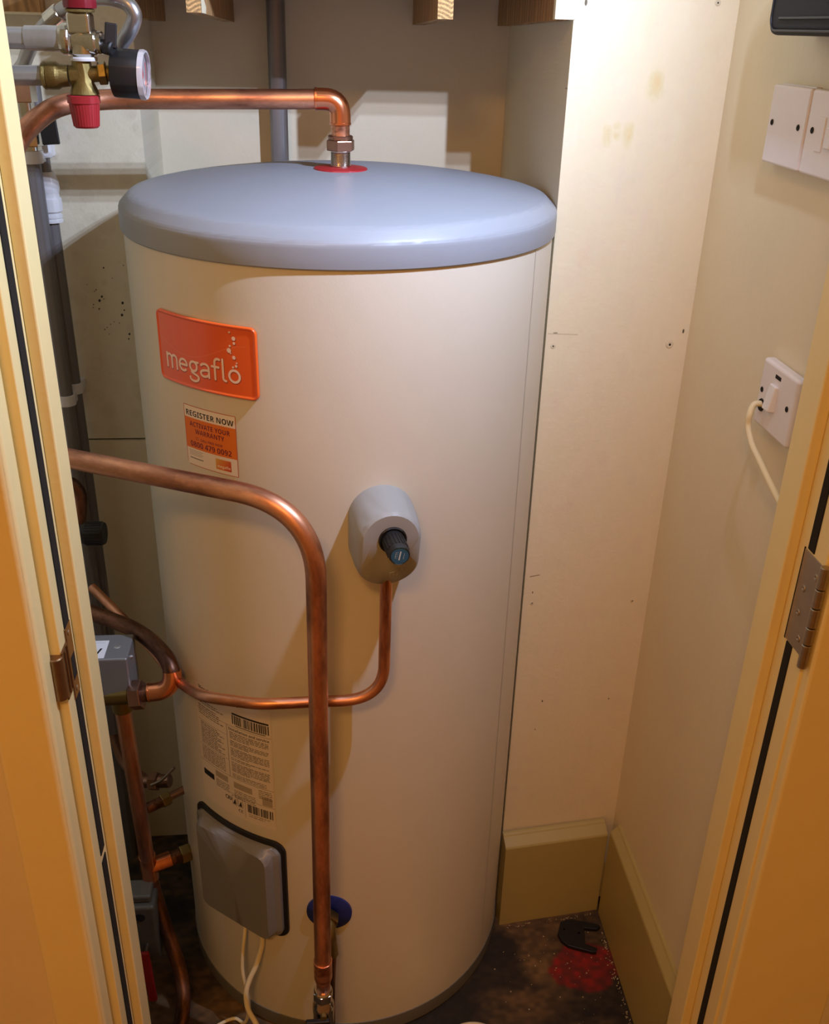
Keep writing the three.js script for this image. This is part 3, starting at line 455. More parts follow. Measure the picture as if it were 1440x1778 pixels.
{
  const t = thing('isolating_valve', 'nickel compression valve with a black lever at the foot of the long copper pipe', 'valve', [-0.0462, 0.11, 0.37]);
  mesh('union_nut', [hexNut(0.0152, [0, 0.1, 0], [0, 0.116, 0]), turn([[0.0102, 0.116], [0.0135, 0.1155], [0.014, 0.1185], [0.0125, 0.1215], [0.0102, 0.1215]], [0, 0, 0], [0, 1, 0], 32)], M.chrome, t);
  mesh('valve_body', turn([[0, 0], [0.013, 0], [0.0155, 0.02], [0.0158, 0.06], [0.0166, 0.078], [0.0162, 0.088], [0.0135, 0.094], [0.0125, 0.1], [0, 0.1]], [0, 0, 0], [0, 1, 0], 36), M.chrome, t);
  mesh('stem', rod(0.005, [0, 0.082, 0.012], [0, 0.082, 0.022]), M.brass, t);
  mesh('lever', box(-0.027, 0.009, 0.052, 0.0795, 0.018, 0.026, 0.002), M.black, t).userData.label = 'black plastic lever';
  mesh('tail_pipe', sweep(path([[0, 0.002, 0], [0, -0.109, 0]], 0.01), 0.0098), M.copperDull, t);
}
{ // discharge pipe of the relief valve
  const t = thing('copper_pipe', 'thin copper pipe dropping from the grey relief valve and curving left behind the long pipe', 'pipe');
  mesh('pipe', sweep(path([[0.0442, 0.93, 0.33], [0.0425, 0.7385, 0.33], [-0.12, 0.737, 0.33], [-0.195, 0.732, 0.303], [-0.2245, 0.696, 0.235], [-0.2475, 0.661, 0.172], [-0.272, 0.6465, 0.118], [-0.3055, 0.646, 0.06], [-0.3455, 0.6476, 0.0], [-0.4215, 0.6783, -0.08]], [0.055, 0.02, 0.03, 0.03, 0.03, 0.03, 0.03, 0.03]), 0.0077, 24), M.copper, t);
}
{ // cold inlet elbow
  const a = onTank(-6.9, 0.2975, 0.006);
  const t = thing('brass_elbow', 'brass elbow on the blue collar, half hidden behind the long copper pipe', 'pipe fitting', [a[0], a[1], a[2]]);
  mesh('nut', hexNut(0.0165, [0, 0, 0.001], [-0.002, 0, 0.018]), M.brass, t);
  mesh('elbow', sweep(path([[-0.002, 0, 0.012], [-0.002, 0.0, 0.03], [0.002, -0.05, 0.03]], 0.018), 0.0118), M.brass, t);
  mesh('tail_pipe', sweep(path([[0.0015, -0.045, 0.03], [-0.002, -0.12, 0.03], [-0.004, -0.29, 0.03]], 0.02), 0.0098), M.copperDull, t);
}
{ // tall grey pipe behind the lid
  const t = thing('grey_pipe', 'single tall grey metal pipe standing behind the cylinder lid', 'pipe');
  mesh('pipe', rod(0.0145, [-0.0975, 0.0, -0.345], [-0.0872, CEIL, -0.345], 32), M.pipeGrey, t);
}
// pair of grey pipes clipped to the left board
{
  const t = thing('grey_pipe', 'grey pipe nearest the left jamb, with a nickel valve under the copper bend', 'pipe');
  mesh('pipe', [rod(0.0113, [-0.4372, 0, -0.146], [-0.4372, 1.372, -0.146], 32), rod(0.0113, [-0.4372, 1.43, -0.146], [-0.4372, 1.458, -0.146], 32)], M.pipeGrey, t);
  const v = mesh('valve', [hexNut(0.0185, [-0.4372, 1.37, -0.146], [-0.4372, 1.392, -0.146]), rod(0.0135, [-0.4372, 1.39, -0.146], [-0.4372, 1.43, -0.146], 32, 0.002), hexNut(0.0185, [-0.4372, 1.428, -0.146], [-0.4372, 1.452, -0.146]), rod(0.0155, [-0.4372, 1.364, -0.146], [-0.4372, 1.371, -0.146], 32, 0.001), rod(0.006, [-0.4372, 1.41, -0.14], [-0.425, 1.41, -0.135], 20)], M.chrome, t);
  const lv = box(-0.012, 0.012, -0.019, 0.02, -0.003, 0.003, 0.0015); lv.rotateZ(0.05); lv.translate(-0.4075, 1.392, -0.142); mesh('lever', [lv, rod(0.008, [-0.427, 1.405, -0.145], [-0.415, 1.405, -0.142], 20, 0.001)], M.black, v);
}
{
  const t = thing('grey_pipe', 'grey pipe beside the boarded recess, fitted with a white plastic coupling', 'pipe');
  mesh('pipe', [rod(0.0095, [-0.4297, 1.3, -0.1755], [-0.4287, 1.47, -0.1755], 32), rod(0.0108, [-0.4297, 0, -0.1755], [-0.4297, 1.3, -0.1755], 32)], M.pipeGrey, t);
  mesh('coupling', turn([[0.0096, 0.064], [0.0118, 0.064], [0.0128, 0.06], [0.0165, 0.05], [0.017, 0.04], [0.0163, 0.036], [0.0152, 0.034], [0.0152, 0.028], [0.0172, 0.026], [0.0178, 0.02], [0.0172, 0.008], [0.0148, 0.006], [0.0148, 0.003], [0.0162, 0.002], [0.0162, -0.001], [0.0146, -0.002], [0.0146, -0.004], [0.0162, -0.005], [0.0162, -0.008], [0.0109, -0.008]].reverse(), [-0.4287, 1.268, -0.1755], [0, 1, 0], 40), M.white, t).userData.label = 'white plastic push-fit coupling';
}
{ // saddle clips
  const clip = (x, y, z, label, w = 0.0135) => {
    const t = thing('pipe_clip', label, 'clip', [x, y, z], 'pipe clips'), leg = z + 0.1992;
    const s = new THREE.Shape(); s.absarc(0, 0, w, -0.5, Math.PI + 0.5, false); s.lineTo(-0.9 * w, -leg); s.lineTo(0.9 * w, -leg); s.closePath();
    const hole = new THREE.Path(); hole.absarc(0, 0, w - 0.0019, 0, 2 * Math.PI, true); s.holes.push(hole);
    const g = new THREE.ExtrudeGeometry(s, { depth: 0.016, bevelEnabled: true, bevelSize: 0.0006, bevelThickness: 0.0006, bevelSegments: 2 }); g.rotateX(-Math.PI / 2); g.rotateX(Math.PI); g.scale(1, 1, 1); g.rotateX(Math.PI); g.translate(0, -0.008, 0); g.rotateY(0);
    // shape y is the outward direction: the bow points away from the board
    g.rotateX(0); const m = mesh('saddle', g, M.white, t); m.scale.z = -1; return t;
  };
  clip(-0.4289, 1.3605, -0.1755, 'upper white clip on the grey pipe above the white coupling', 0.013);
  clip(-0.4372, 1.3555, -0.146, 'upper white clip on the grey pipe just under the nickel valve', 0.0145);
  clip(-0.4297, 0.999, -0.1755, 'lower white clip on the grey pipe nearer the cylinder', 0.0133);
  clip(-0.4372, 0.989, -0.146, 'lower white clip on the grey pipe nearer the left jamb', 0.0138);
}
{ // zone valve beside the left jamb
  const t = thing('zone_valve', 'silver-grey boxed zone valve with a white sticker, brass body below', 'valve');
  mesh('actuator', box(-0.415, -0.3152, 0.638, 0.7185, 0.125, 0.19, 0.003), M.actuator, t);
  const st = canvas(256, 256, (x, w) => { x.fillStyle = '#eeeef2'; x.fillRect(0, 0, w, w); x.fillStyle = '#17171a'; x.font = 'bold 120px sans-serif'; x.fillText('AV', 70, 200); x.fillStyle = '#c9ccd6'; x.fillRect(20, 30, 210, 6); x.fillRect(130, 30, 5, 60); });
  const sg = new THREE.PlaneGeometry(0.045, 0.045); sg.rotateX(-Math.PI / 2); sg.translate(-0.3705, 0.7188, 0.1645);
  mesh('sticker', sg, new THREE.MeshStandardMaterial({ map: st, roughness: 0.4 }), t);
  mesh('cover_screw', turn([[0, 0.0014], [0.003, 0.0012], [0.0042, 0.0006], [0.0048, 0]], [-0.334, 0.7185, 0.158], [0, 1, 0], 24), M.silver, t);
  mesh('cover_screw', turn([[0, 0.003], [0.002, 0.003], [0.0026, 0]], [-0.3152, 0.705, 0.165], [1, 0, 0], 20), M.silver, t);
  mesh('valve_body', [rod(0.0135, [-0.41, 0.638, 0.17], [-0.3175, 0.652, 0.186], 28, 0.001), rod(0.0155, [-0.335, 0.615, 0.17], [-0.335, 0.641, 0.172], 28, 0.001)], M.brass, t);
  mesh('nut', hexNut(0.0225, [-0.316, 0.652, 0.187], [-0.299, 0.6545, 0.1885]), M.bronze, t);
}
{
  const t = thing('copper_pipe', 'dull copper pipe curving up and back from the nut of the boxed zone valve', 'pipe');
  mesh('elbow_fitting', [sweep(path([[-0.29, 0.6575, 0.189], [-0.2535, 0.6615, 0.191], [-0.2555, 0.69, 0.182]], 0.03), 0.0136), turn([[0.0122, 0], [0.0142, 0.0008], [0.0142, 0.0028], [0.0122, 0.0036]], [-0.292, 0.6572, 0.189], [1, 0.1, 0])], M.copperBright, t);
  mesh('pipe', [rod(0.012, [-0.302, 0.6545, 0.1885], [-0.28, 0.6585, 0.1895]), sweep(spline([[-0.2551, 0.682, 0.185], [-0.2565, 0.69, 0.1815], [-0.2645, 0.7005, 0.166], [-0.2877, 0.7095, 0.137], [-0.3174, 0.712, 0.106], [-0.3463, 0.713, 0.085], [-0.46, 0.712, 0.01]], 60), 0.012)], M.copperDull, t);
}
{ // vertical pipe with tee
  const t = thing('copper_pipe', 'upright copper pipe under the boxed zone valve ending in a tee', 'pipe');
  mesh('pipe', rod(0.0123, [-0.3352, 0.62, 0.17], [-0.341, 0.25, 0.12], 32), M.copper, t);
  mesh('tee_fitting', [rod(0.0142, [-0.341, 0.268, 0.12], [-0.3395, 0.214, 0.12], 32, 0.001), rod(0.0138, [-0.34, 0.241, 0.12], [-0.3055, 0.241, 0.104], 32, 0.001)], M.copperBright, t);
  mesh('branch_pipe', rod(0.0118, [-0.307, 0.241, 0.105], [-0.287, 0.241, 0.096], 28), M.copperDull, t);
  mesh('branch_nut', [hexNut(0.0165, [-0.29, 0.241, 0.0975], [-0.275, 0.241, 0.0905]), rod(0.0128, [-0.277, 0.241, 0.0915], [-0.263, 0.2405, 0.0855], 28, 0.001)], M.brass, t);
}
{
  const t = thing('copper_pipe', 'copper pipe bending from the tee down to the dark floor corner', 'pipe');
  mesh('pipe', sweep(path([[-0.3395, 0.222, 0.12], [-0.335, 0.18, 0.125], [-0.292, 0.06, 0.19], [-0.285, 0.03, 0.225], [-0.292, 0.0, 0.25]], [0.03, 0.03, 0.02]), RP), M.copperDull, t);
}
{
  const t = thing('pipe_stub', 'short copper stub with a brass nut between the upright pipe and cylinder, above the tee', 'pipe fitting');
  mesh('pipe', rod(0.009, [-0.332, 0.367, 0.115], [-0.306, 0.3685, 0.1], 24), M.copperDull, t);
  mesh('nut', hexNut(0.012, [-0.31, 0.3685, 0.102], [-0.297, 0.37, 0.094]), M.brass, t);
  mesh('tail', rod(0.007, [-0.3, 0.37, 0.095], [-0.272, 0.371, 0.0755], 20), M.bronze, t);
}
{
  const t = thing('drain_valve', 'dark valve with a thin steel lever in the shadow beside the cylinder', 'valve');
  mesh('valve_body', [rod(0.012, [-0.36, 0.315, -0.01], [-0.312, 0.322, 0.0], 24, 0.002), sweep(path([[-0.441, 0.312, -0.15], [-0.405, 0.312, -0.06], [-0.355, 0.3155, -0.009]], 0.03), 0.0095, 20), hexNut(0.017, [-0.35, 0.317, -0.007], [-0.334, 0.319, -0.004])], M.bronze, t);
  mesh('lever', sweep(spline([[-0.344, 0.325, 0.012], [-0.325, 0.337, 0.014], [-0.301, 0.362, 0.012]], 20), 0.0028, 12), M.steel, t);
}
{
  const t = thing('zone_valve', 'dull grey boxed valve low down behind the left jamb', 'valve');
  mesh('actuator', box(-0.42, -0.327, 0.075, 0.205, 0.12, 0.175, 0.006), M.actuatorDull, t);
  mesh('cap', box(-0.415, -0.333, 0.204, 0.22, 0.125, 0.165, 0.005), M.actuatorDull, t);
  mesh('socket', turn([[0, 0.0002], [0.006, 0.0004], [0.008, 0.0012], [0.0085, 0]], [-0.352, 0.183, 0.175], [0, 0, 1], 24), M.dark, t);
  mesh('valve_body', [rod(0.012, [-0.40, 0, 0.145], [-0.40, 0.08, 0.145], 24)], M.bronze, t);
}
{
  const t = thing('lever_handle', 'red lever handle hanging under the low grey boxed valve', 'handle');
  const g = box(-0.0075, 0.0075, -0.058, 0.062, -0.004, 0.004, 0.003); g.rotateZ(0.03); g.translate(-0.3445, 0.0665, 0.2); mesh('grip', g, M.red, t);
  mesh('stem', rod(0.004, [-0.346, 0.118, 0.176], [-0.346, 0.118, 0.198], 16), M.steel, t);
}
{
  const t = thing('drain_cock', 'black ribbed knob jutting right from behind the left jamb', 'knob');
  const a = V(-0.3935, 0.848, 0.05), d = V(1, 0.03, 0.04).normalize();
  const ribs = []; for (let k = 0; k < 24; k++) { const q = k / 24 * 2 * Math.PI, b = new RoundedBoxGeometry(0.0016, 0.024, 0.0016, 1, 0.0004); b.rotateY(-q); b.translate(0.0172 * Math.cos(q), 0.022, 0.0172 * Math.sin(q)); b.applyQuaternion(new THREE.Quaternion().setFromUnitVectors(V(0, 1, 0), d)); b.translate(a.x, a.y, a.z); ribs.push(b); }
  mesh('knob', [turn([[0, 0], [0.014, 0], [0.0155, 0.006], [0.0172, 0.009], [0.0172, 0.034], [0.016, 0.037], [0.012, 0.0375], [0, 0.0365]], a.toArray(), d.toArray(), 40), ...ribs], M.black, t);
  mesh('stem', rod(0.009, [-0.44, 0.8465, 0.0482], [-0.392, 0.848, 0.05], 20), M.bronze, t);
}
{
  const t = thing('copper_pipe', 'dull reddish copper pipe bend in shadow above the black knob', 'pipe');
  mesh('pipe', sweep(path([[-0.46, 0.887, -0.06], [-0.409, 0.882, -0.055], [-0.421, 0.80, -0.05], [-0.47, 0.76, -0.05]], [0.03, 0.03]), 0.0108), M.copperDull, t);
}

// ------------------------------------------------------------------ valve group at upper left
{
  const z = 0.15;
  const a = thing('silver_pipe', 'silver pipe with a swollen coupling running left from the nickel valve', 'pipe');
  mesh('pipe', rod(0.0112, [-0.42, 1.514, z], [-0.289, 1.5146, z], 32), M.silver, a);
  mesh('coupling', turn([[0.0112, 0], [0.0124, 0.001], [0.0126, 0.018], [0.0131, 0.02], [0.0131, 0.043], [0.0123, 0.05], [0.0112, 0.052]], [-0.3475, 1.5146, z], [1, 0, 0], 40), M.silver, a);
  const b = thing('silver_pipe', 'plain silver pipe running left from the brass relief valve', 'pipe');
  mesh('pipe', rod(0.0105, [-0.42, 1.4755, z], [-0.328, 1.4772, z], 32), M.silver, b);

  const c = thing('control_valve', 'shiny nickel control valve body with a red cap at the frame top', 'valve');
  mesh('valve_body', [rod(0.0135, [-0.287, 1.497, z], [-0.287, 1.541, z], 36, 0.003), box(-0.299, -0.2735, 1.519, 1.5415, z - 0.013, z + 0.014, 0.004), turn([[0.0112, 0], [0.0142, 0.0008], [0.0162, 0.004], [0.0165, 0.0085], [0.015, 0.012], [0.0125, 0.014], [0, 0.014]], [-0.3105, 1.5145, z], [1, -0.02, 0.02], 36), rod(0.0125, [-0.296, 1.5145, z], [-0.272, 1.512, z + 0.004], 28, 0.002), rod(0.0105, [-0.274, 1.5115, z + 0.004], [-0.2635, 1.5105, z + 0.006], 28, 0.002), turn([[0.0125, 0], [0.0128, 0.006], [0.0112, 0.008], [0.0116, 0.0125], [0.0095, 0.014], [0, 0.014]], [-0.277, 1.512, z + 0.004], [1, -0.03, 0.1], 32)], M.chrome, c);
  mesh('collar', turn([[0.012, 0], [0.0155, 0.001], [0.016, 0.0035], [0.0125, 0.005]], [-0.2855, 1.5405, z], [0, 1, 0], 36), M.brass, c);
  mesh('cap', turn([[0, 0.04], [0.014, 0.04], [0.0165, 0.035], [0.0178, 0.003], [0.0172, 0], [0, 0]], [-0.285, 1.5452, z], [0, 1, 0], 40), M.redDark, c).userData.label = 'dark red cap';
  mesh('sealing_ring', turn([[0.009, 0], [0.0142, 0.0006], [0.0146, 0.003], [0.0138, 0.0045], [0.009, 0.0048]], [-0.287, 1.4925, z], [0, 1, 0], 36), M.white, c);
  mesh('vent_lever', (() => { const g = box(-0.0065, 0.0065, -0.004, 0.021, -0.0025, 0.0025, 0.0015); g.rotateZ(-0.14); g.rotateY(0.2); g.translate(-0.2545, 1.511, z + 0.012); return [g, rod(0.0078, [-0.2635, 1.5085, z + 0.006], [-0.2515, 1.506, z + 0.012], 24, 0.0015)]; })(), M.black, c).userData.label = 'black plastic tab lever';

  const d = thing('relief_valve', 'tarnished brass relief valve with a ribbed red cap pointing down', 'valve');
  mesh('valve_body', [turn([[0.0085, 0.036], [0.0105, 0.034], [0.0108, 0.024], [0.0115, 0.012], [0.0152, 0.004], [0.0162, 0], [0, 0]].reverse(), [-0.2905, 1.4588, z], [0, 1, 0], 36), rod(0.0112, [-0.304, 1.4778, z], [-0.29, 1.4785, z], 32, 0.001), turn([[0.0095, 0], [0.0128, 0.0008], [0.0145, 0.003], [0.0145, 0.005], [0.0137, 0.0058], [0.0145, 0.0066], [0.0145, 0.017], [0.0122, 0.021], [0.0112, 0.03], [0, 0.03]], [-0.335, 1.4772, z], [1, 0.01, 0], 36), rod(0.0085, [-0.288, 1.479, z], [-0.2545, 1.4815, z - 0.002], 28, 0.001), hexNut(0.0125, [-0.2735, 1.4805, z - 0.001], [-0.264, 1.4812, z - 0.002])], M.brass, d);
  const ribs = []; for (let k = 0; k < 30; k++) { const q = k / 30 * 2 * Math.PI, b2 = new THREE.BoxGeometry(0.0012, 0.023, 0.0014); b2.translate(0, 0, 0); b2.rotateZ(-0.1); b2.translate(0.0150, -0.0205, 0); b2.rotateY(q); b2.translate(-0.2925, 1.4575, z); ribs.push(b2); }
  mesh('cap', [turn([[0, -0.034], [0.0125, -0.034], [0.0142, -0.032], [0.0166, -0.0085], [0.018, -0.0078], [0.0182, -0.0005], [0.017, 0.0005], [0, 0.0005]], [-0.2925, 1.4575, z], [0, 1, 0], 44), ...ribs], M.red, d).userData.label = 'ribbed red plastic cap';

  const e = thing('pressure_gauge', 'round pressure gauge with a black case, seen from its side', 'gauge');
  const ax = V(1, -0.05, 0.05).normalize(), base = V(-0.2575, 1.4815, z - 0.004);
  mesh('case', turn([[0, 0], [0.023, 0], [0.0252, 0.0012], [0.0256, 0.003], [0.0256, 0.03], [0.0248, 0.0312], [0, 0.031]], base.toArray(), ax.toArray(), 56), M.black, e);
  mesh('bezel', turn([[0.0248, 0.0305], [0.0262, 0.031], [0.0264, 0.0345], [0.0252, 0.037], [0.0235, 0.037], [0.0235, 0.0335]], base.toArray(), ax.toArray(), 56), M.bezel, e);
  mesh('lens', turn([[0, 0.0405], [0.012, 0.0398], [0.02, 0.038], [0.0236, 0.0362], [0.0236, 0.035], [0, 0.035]], base.toArray(), ax.toArray(), 48), new THREE.MeshPhysicalMaterial({ color: 0xffffff, roughness: 0.05, transmission: 1, thickness: 0, ior: 1.45 }), e);
  const dial = canvas(256, 256, (x, w) => { x.fillStyle = '#b4afb3'; x.fillRect(0, 0, w, w); x.strokeStyle = '#222'; x.lineWidth = 3; for (let k = 0; k < 21; k++) { const q = 2.3 + k * 0.235; x.beginPath(); x.moveTo(128 + 96 * Math.cos(q), 128 + 96 * Math.sin(q)); x.lineTo(128 + 112 * Math.cos(q), 128 + 112 * Math.sin(q)); x.stroke(); } x.strokeStyle = '#d0202c'; x.lineWidth = 22; x.beginPath(); x.arc(128, 128, 100, 5.6, 7.0); x.stroke(); x.fillStyle = '#c8202a'; x.beginPath(); x.arc(128, 128, 22, 0, 7); x.fill(); x.fillRect(120, 60, 16, 74); });
  { const g = new THREE.CircleGeometry(0.0235, 40); g.applyQuaternion(new THREE.Quaternion().setFromUnitVectors(V(0, 0, 1), ax)); const q = base.clone().add(ax.clone().multiplyScalar(0.0325)); g.translate(q.x, q.y, q.z); mesh('dial', g, new THREE.MeshStandardMaterial({ map: dial, roughness: 0.5 }), e); }

  // braided hose: loops over to the right and down behind on the left
  const f = thing('braided_hose', 'looping braided metal hose arching behind the red-capped nickel valve', 'hose');
  const br = noiseData(256, (u, v) => { const p = Math.sin((u * 16 + v * 16) * 2 * Math.PI) * Math.sin((u * 16 - v * 16) * 2 * Math.PI), k = 168 + 26 * p; return [clamp(k), clamp(k), clamp(k + 2)]; }, true);
  const bm = new THREE.MeshStandardMaterial({ map: rep(br, 2, 36), bumpMap: rep(br, 2, 36), bumpScale: 0.00008, roughness: 0.32, metalness: 0.9 });
  mesh('hose', sweep(spline([[-0.2585, 1.505, 0.1], [-0.247, 1.5155, 0.112], [-0.236, 1.53, 0.118], [-0.2325, 1.541, 0.12], [-0.2385, 1.5505, 0.12], [-0.256, 1.556, 0.115], [-0.28, 1.556, 0.1], [-0.305, 1.55, 0.08], [-0.33, 1.538, 0.065], [-0.3585, 1.5136, 0.06], [-0.3762, 1.4984, 0.03], [-0.4, 1.4815, -0.03], [-0.4225, 1.4715, -0.09], [-0.4355, 1.465, -0.135], [-0.4372, 1.456, -0.146]], 110), 0.0085, 24), bm, f);
  mesh('ferrule', rod(0.0105, [-0.3255, 1.541, 0.067], [-0.341, 1.5302, 0.0625], 28, 0.001), M.chrome, f);
}

// ------------------------------------------------------------------ shelf above
{
  const bear = (label, fx0, fx1, bx0, bx1, yF, yB, zF, zB, H) => {   // bearer: front end face and back end
    const t = thing('shelf_bearer', label, 'shelf support', [0, 0, 0], 'timber shelf bearers');
    const p = [[fx0, yF, zF], [fx1, yF, zF], [fx1, yF + H, zF], [fx0, yF + H, zF], [bx0, yB, zB], [bx1, yB, zB], [bx1, yB + H, zB], [bx0, yB + H, zB]];
    const q = (a, b, c, d) => [p[a], p[b], p[c], p[a], p[c], p[d]];
    const G = (faces) => { const g = new THREE.BufferGeometry(); g.setAttribute('position', new THREE.Float32BufferAttribute(faces.flat().flat(), 3)); g.computeVertexNormals(); return uvMetres(g); };
    mesh('batten', G([q(1, 5, 6, 2), q(4, 0, 3, 7), q(5, 4, 7, 6), q(3, 2, 6, 7), q(4, 5, 1, 0)]), M.wood, t);
    mesh('sawn_end', G([q(0, 1, 2, 3)]), M.endGrain, t); return t;
  };
  const b3 = bear('free-ended timber bearer left of the tall grey pipe, paint on its end', -0.1843, -0.1666, -0.176, -0.1577, 1.5445, 1.535, 0.035, -0.379, 0.046);
  const s = new THREE.BufferGeometry(); s.setAttribute('position', new THREE.Float32BufferAttribute([-0.1662, 1.5445, 0.0352, -0.1655, 1.5438, -0.01, -0.1655, 1.59, -0.05, -0.1662, 1.5445, 0.0352, -0.1655, 1.59, -0.05, -0.1662, 1.59, 0.0352].flat(), 3)); s.computeVertexNormals(); mesh('paint_patch', uvMetres(s), M.wall, b3);
  bear('free-ended timber bearer right of the tall grey pipe', 0.1197, 0.139, 0.1271, 0.146, 1.545, 1.5379, 0.035, -0.379, 0.046);
  bear('timber bearer fixed along the right side of the recess', 0.264, 0.2845, 0.2654, 0.2845, 1.5473, 1.5397, 0.034, -0.379, 0.046);
  bear('timber bearer fixed along the left side of the recess', -0.2875, -0.276, -0.2875, -0.2646, 1.5385, 1.5332, -0.16, -0.379, 0.055);
  const t1 = thing('shelf_batten', 'timber batten screwed across the left board near the frame corner', 'shelf support');
  mesh('batten', box(-0.60, -0.404, 1.539, 1.585, -0.1995, -0.17, 0.001), M.wood, t1);
  mesh('paint_edge', box(-0.60, -0.4035, 1.537, 1.5405, -0.1995, -0.169, 0.0008), M.wall, t1);
  const sh = thing('slatted_shelf', 'timber slatted shelf lying on the bearers over the recess', 'shelf');
  for (const [z0, z1] of [[-0.06, 0.026], [-0.15, -0.065], [-0.24, -0.155], [-0.33, -0.245], [-0.379, -0.335]]) mesh('slat', box(-0.283, 0.262, 1.5912, 1.609, z0, z1, 0.001), M.wood, sh);
}

// ------------------------------------------------------------------ switch plates on the right wall
{
  const wx = 0.505, plateG = (z0, z1, y0, y1, d) => box(wx - d, wx, y0, y1, z0, z1, 0.003);
  const screwG = (y, z, d) => turn([[0, 0.0001], [0.0022, 0.0001], [0.003, 0.0006], [0.0034, 0]], [wx - d, y, z], [-1, 0, 0], 20);
  const a = thing('blank_plate', 'blank white cover plate on the right wall, left of the upper pair', 'wall plate');
  mesh('plate', plateG(0.2, 0.2955, 1.404, 1.488, 0.0145), M.plate, a); mesh('back_box', box(wx - 0.006, wx, 1.409, 1.489, 0.206, 0.288), M.white, a);
  for (const z of [0.2125, 0.28]) mesh('screw', screwG(1.448, z, 0.0148), M.dark, a);
  const b = thing('fused_spur', 'white fused spur switch at the photo edge, right of the blank plate', 'switch');
  mesh('plate', plateG(0.2985, 0.386, 1.404, 1.488, 0.0145), M.plate, b);
  mesh('screw', screwG(1.4485, 0.3135, 0.0148), M.dark, b);
  mesh('fuse_carrier', box(wx - 0.0156, wx - 0.012, 1.429, 1.463, 0.326, 0.341, 0.001), M.plate, b);
  mesh('rocker', box(wx - 0.0178, wx - 0.012, 1.434, 1.455, 0.349, 0.362, 0.0015), M.white, b);
  const c = thing('fused_switch', 'white switch plate low on the right wall with a cream flex leaving it', 'switch');
  mesh('plate', box(wx - 0.0145, wx, 1.117, 1.198, 0.3035, 0.395, 0.0045), M.plate, c);
  mesh('neon', box(wx - 0.0149, wx - 0.012, 1.1835, 1.1885, 0.34, 0.355, 0.0008), M.dark, c);
  for (const [y, z] of [[1.1605, 0.3135], [1.1605, 0.3815]]) mesh('screw', screwG(y, z, 0.0148), M.dark, c);
  const rk = box(-0.006, 0.006, -0.0155, 0.0155, -0.008, 0.008, 0.0018); rk.rotateZ(-0.17); rk.translate(wx - 0.015, 1.1605, 0.345); mesh('rocker', rk, M.white, c);
  mesh('flex_outlet', turn([[0, 0.0003], [0.0058, 0.0005], [0.0072, 0.0012], [0.0078, 0]], [wx - 0.0147, 1.143, 0.319], [-1, 0, 0], 24), M.dark, c);
  const d = thing('flex_cable', 'cream flex curving down from the low switch plate', 'cable');
  mesh('cable', sweep(spline([[wx - 0.006, 1.143, 0.3215], [wx - 0.022, 1.1435, 0.318], [wx - 0.029, 1.132, 0.3235], [wx - 0.029, 1.119, 0.3255], [wx - 0.029, 1.103, 0.344], [wx - 0.029, 1.093, 0.371], [wx - 0.029, 1.082, 0.401], [wx - 0.028, 1.068, 0.44]], 70), 0.0037, 20), M.cable, d);
}
{ // tool battery hung on the right wall, cut by the frame
  const t = thing('tool_battery', 'black power tool battery pack high on the right wall at the photo corner', 'battery');
  mesh('case', box(0.452, 0.5045, 1.5375, 1.64, 0.2445, 0.43, 0.009), M.blackMatte, t);
  mesh('side_rim', (() => { const l = rrLoop(0.176, 0.094, 0.014, 6).map(([a, b]) => V(0.4515, 1.589 + b, 0.3395 + a)); l.push(l[0].clone()); return sweep(l, 0.0012, 8, false); })(), M.black, t);
  mesh('side_ridge', box(0.4502, 0.454, 1.5525, 1.5548, 0.272, 0.41, 0.0008), M.black, t);
  const tx = canvas(256, 128, (x, w, h) => { x.fillStyle = '#0c0c0d'; x.fillRect(0, 0, w, h); x.fillStyle = '#8a6a4c'; x.font = 'bold 104px sans-serif'; x.fillText('18V', 14, 104); });
  const g = new THREE.PlaneGeometry(0.04, 0.02); g.rotateY(-Math.PI / 2); g.translate(0.4517, 1.5765, 0.386); mesh('voltage_print', g, new THREE.MeshStandardMaterial({ map: tx, roughness: 0.75 }), t);
  mesh('clip_mark', box(0.4512, 0.4532, 1.5535, 1.5575, 0.382, 0.392, 0.0005), new THREE.MeshStandardMaterial({ color: 0xb98a1e, roughness: 0.5 }), t);
}

// ------------------------------------------------------------------ floor things and cables
{
  const t = thing('plastic_clip', 'black forked plastic clip lying on the floor by the baseboards', 'clip');
  const s = new THREE.Shape(); const pts = [[0.406, 0.0885], [0.4195, 0.0838], [0.43, 0.0838], [0.474, 0.0985], [0.478, 0.1035], [0.4715, 0.1075], [0.4465, 0.1035], [0.4395, 0.1395], [0.4595, 0.151], [0.4565, 0.1575], [0.449, 0.1572], [0.4085, 0.1405], [0.3985, 0.128], [0.3955, 0.113]];
  pts.forEach(([x, z], i) => i ? s.lineTo(x, -z) : s.moveTo(x, -z)); s.closePath();
  const hl = (x, z) => { const p = new THREE.Path(); p.absarc(x, -z, 0.0022, 0, 7, true); s.holes.push(p); }; hl(0.4085, 0.105); hl(0.4345, 0.115);
  const g = new THREE.ExtrudeGeometry(s, { depth: 0.006, bevelEnabled: true, bevelSize: 0.001, bevelThickness: 0.001, bevelSegments: 2 }); g.rotateX(-Math.PI / 2); g.translate(0, 0.0015, 0); mesh('fork', g, M.black, t);
}
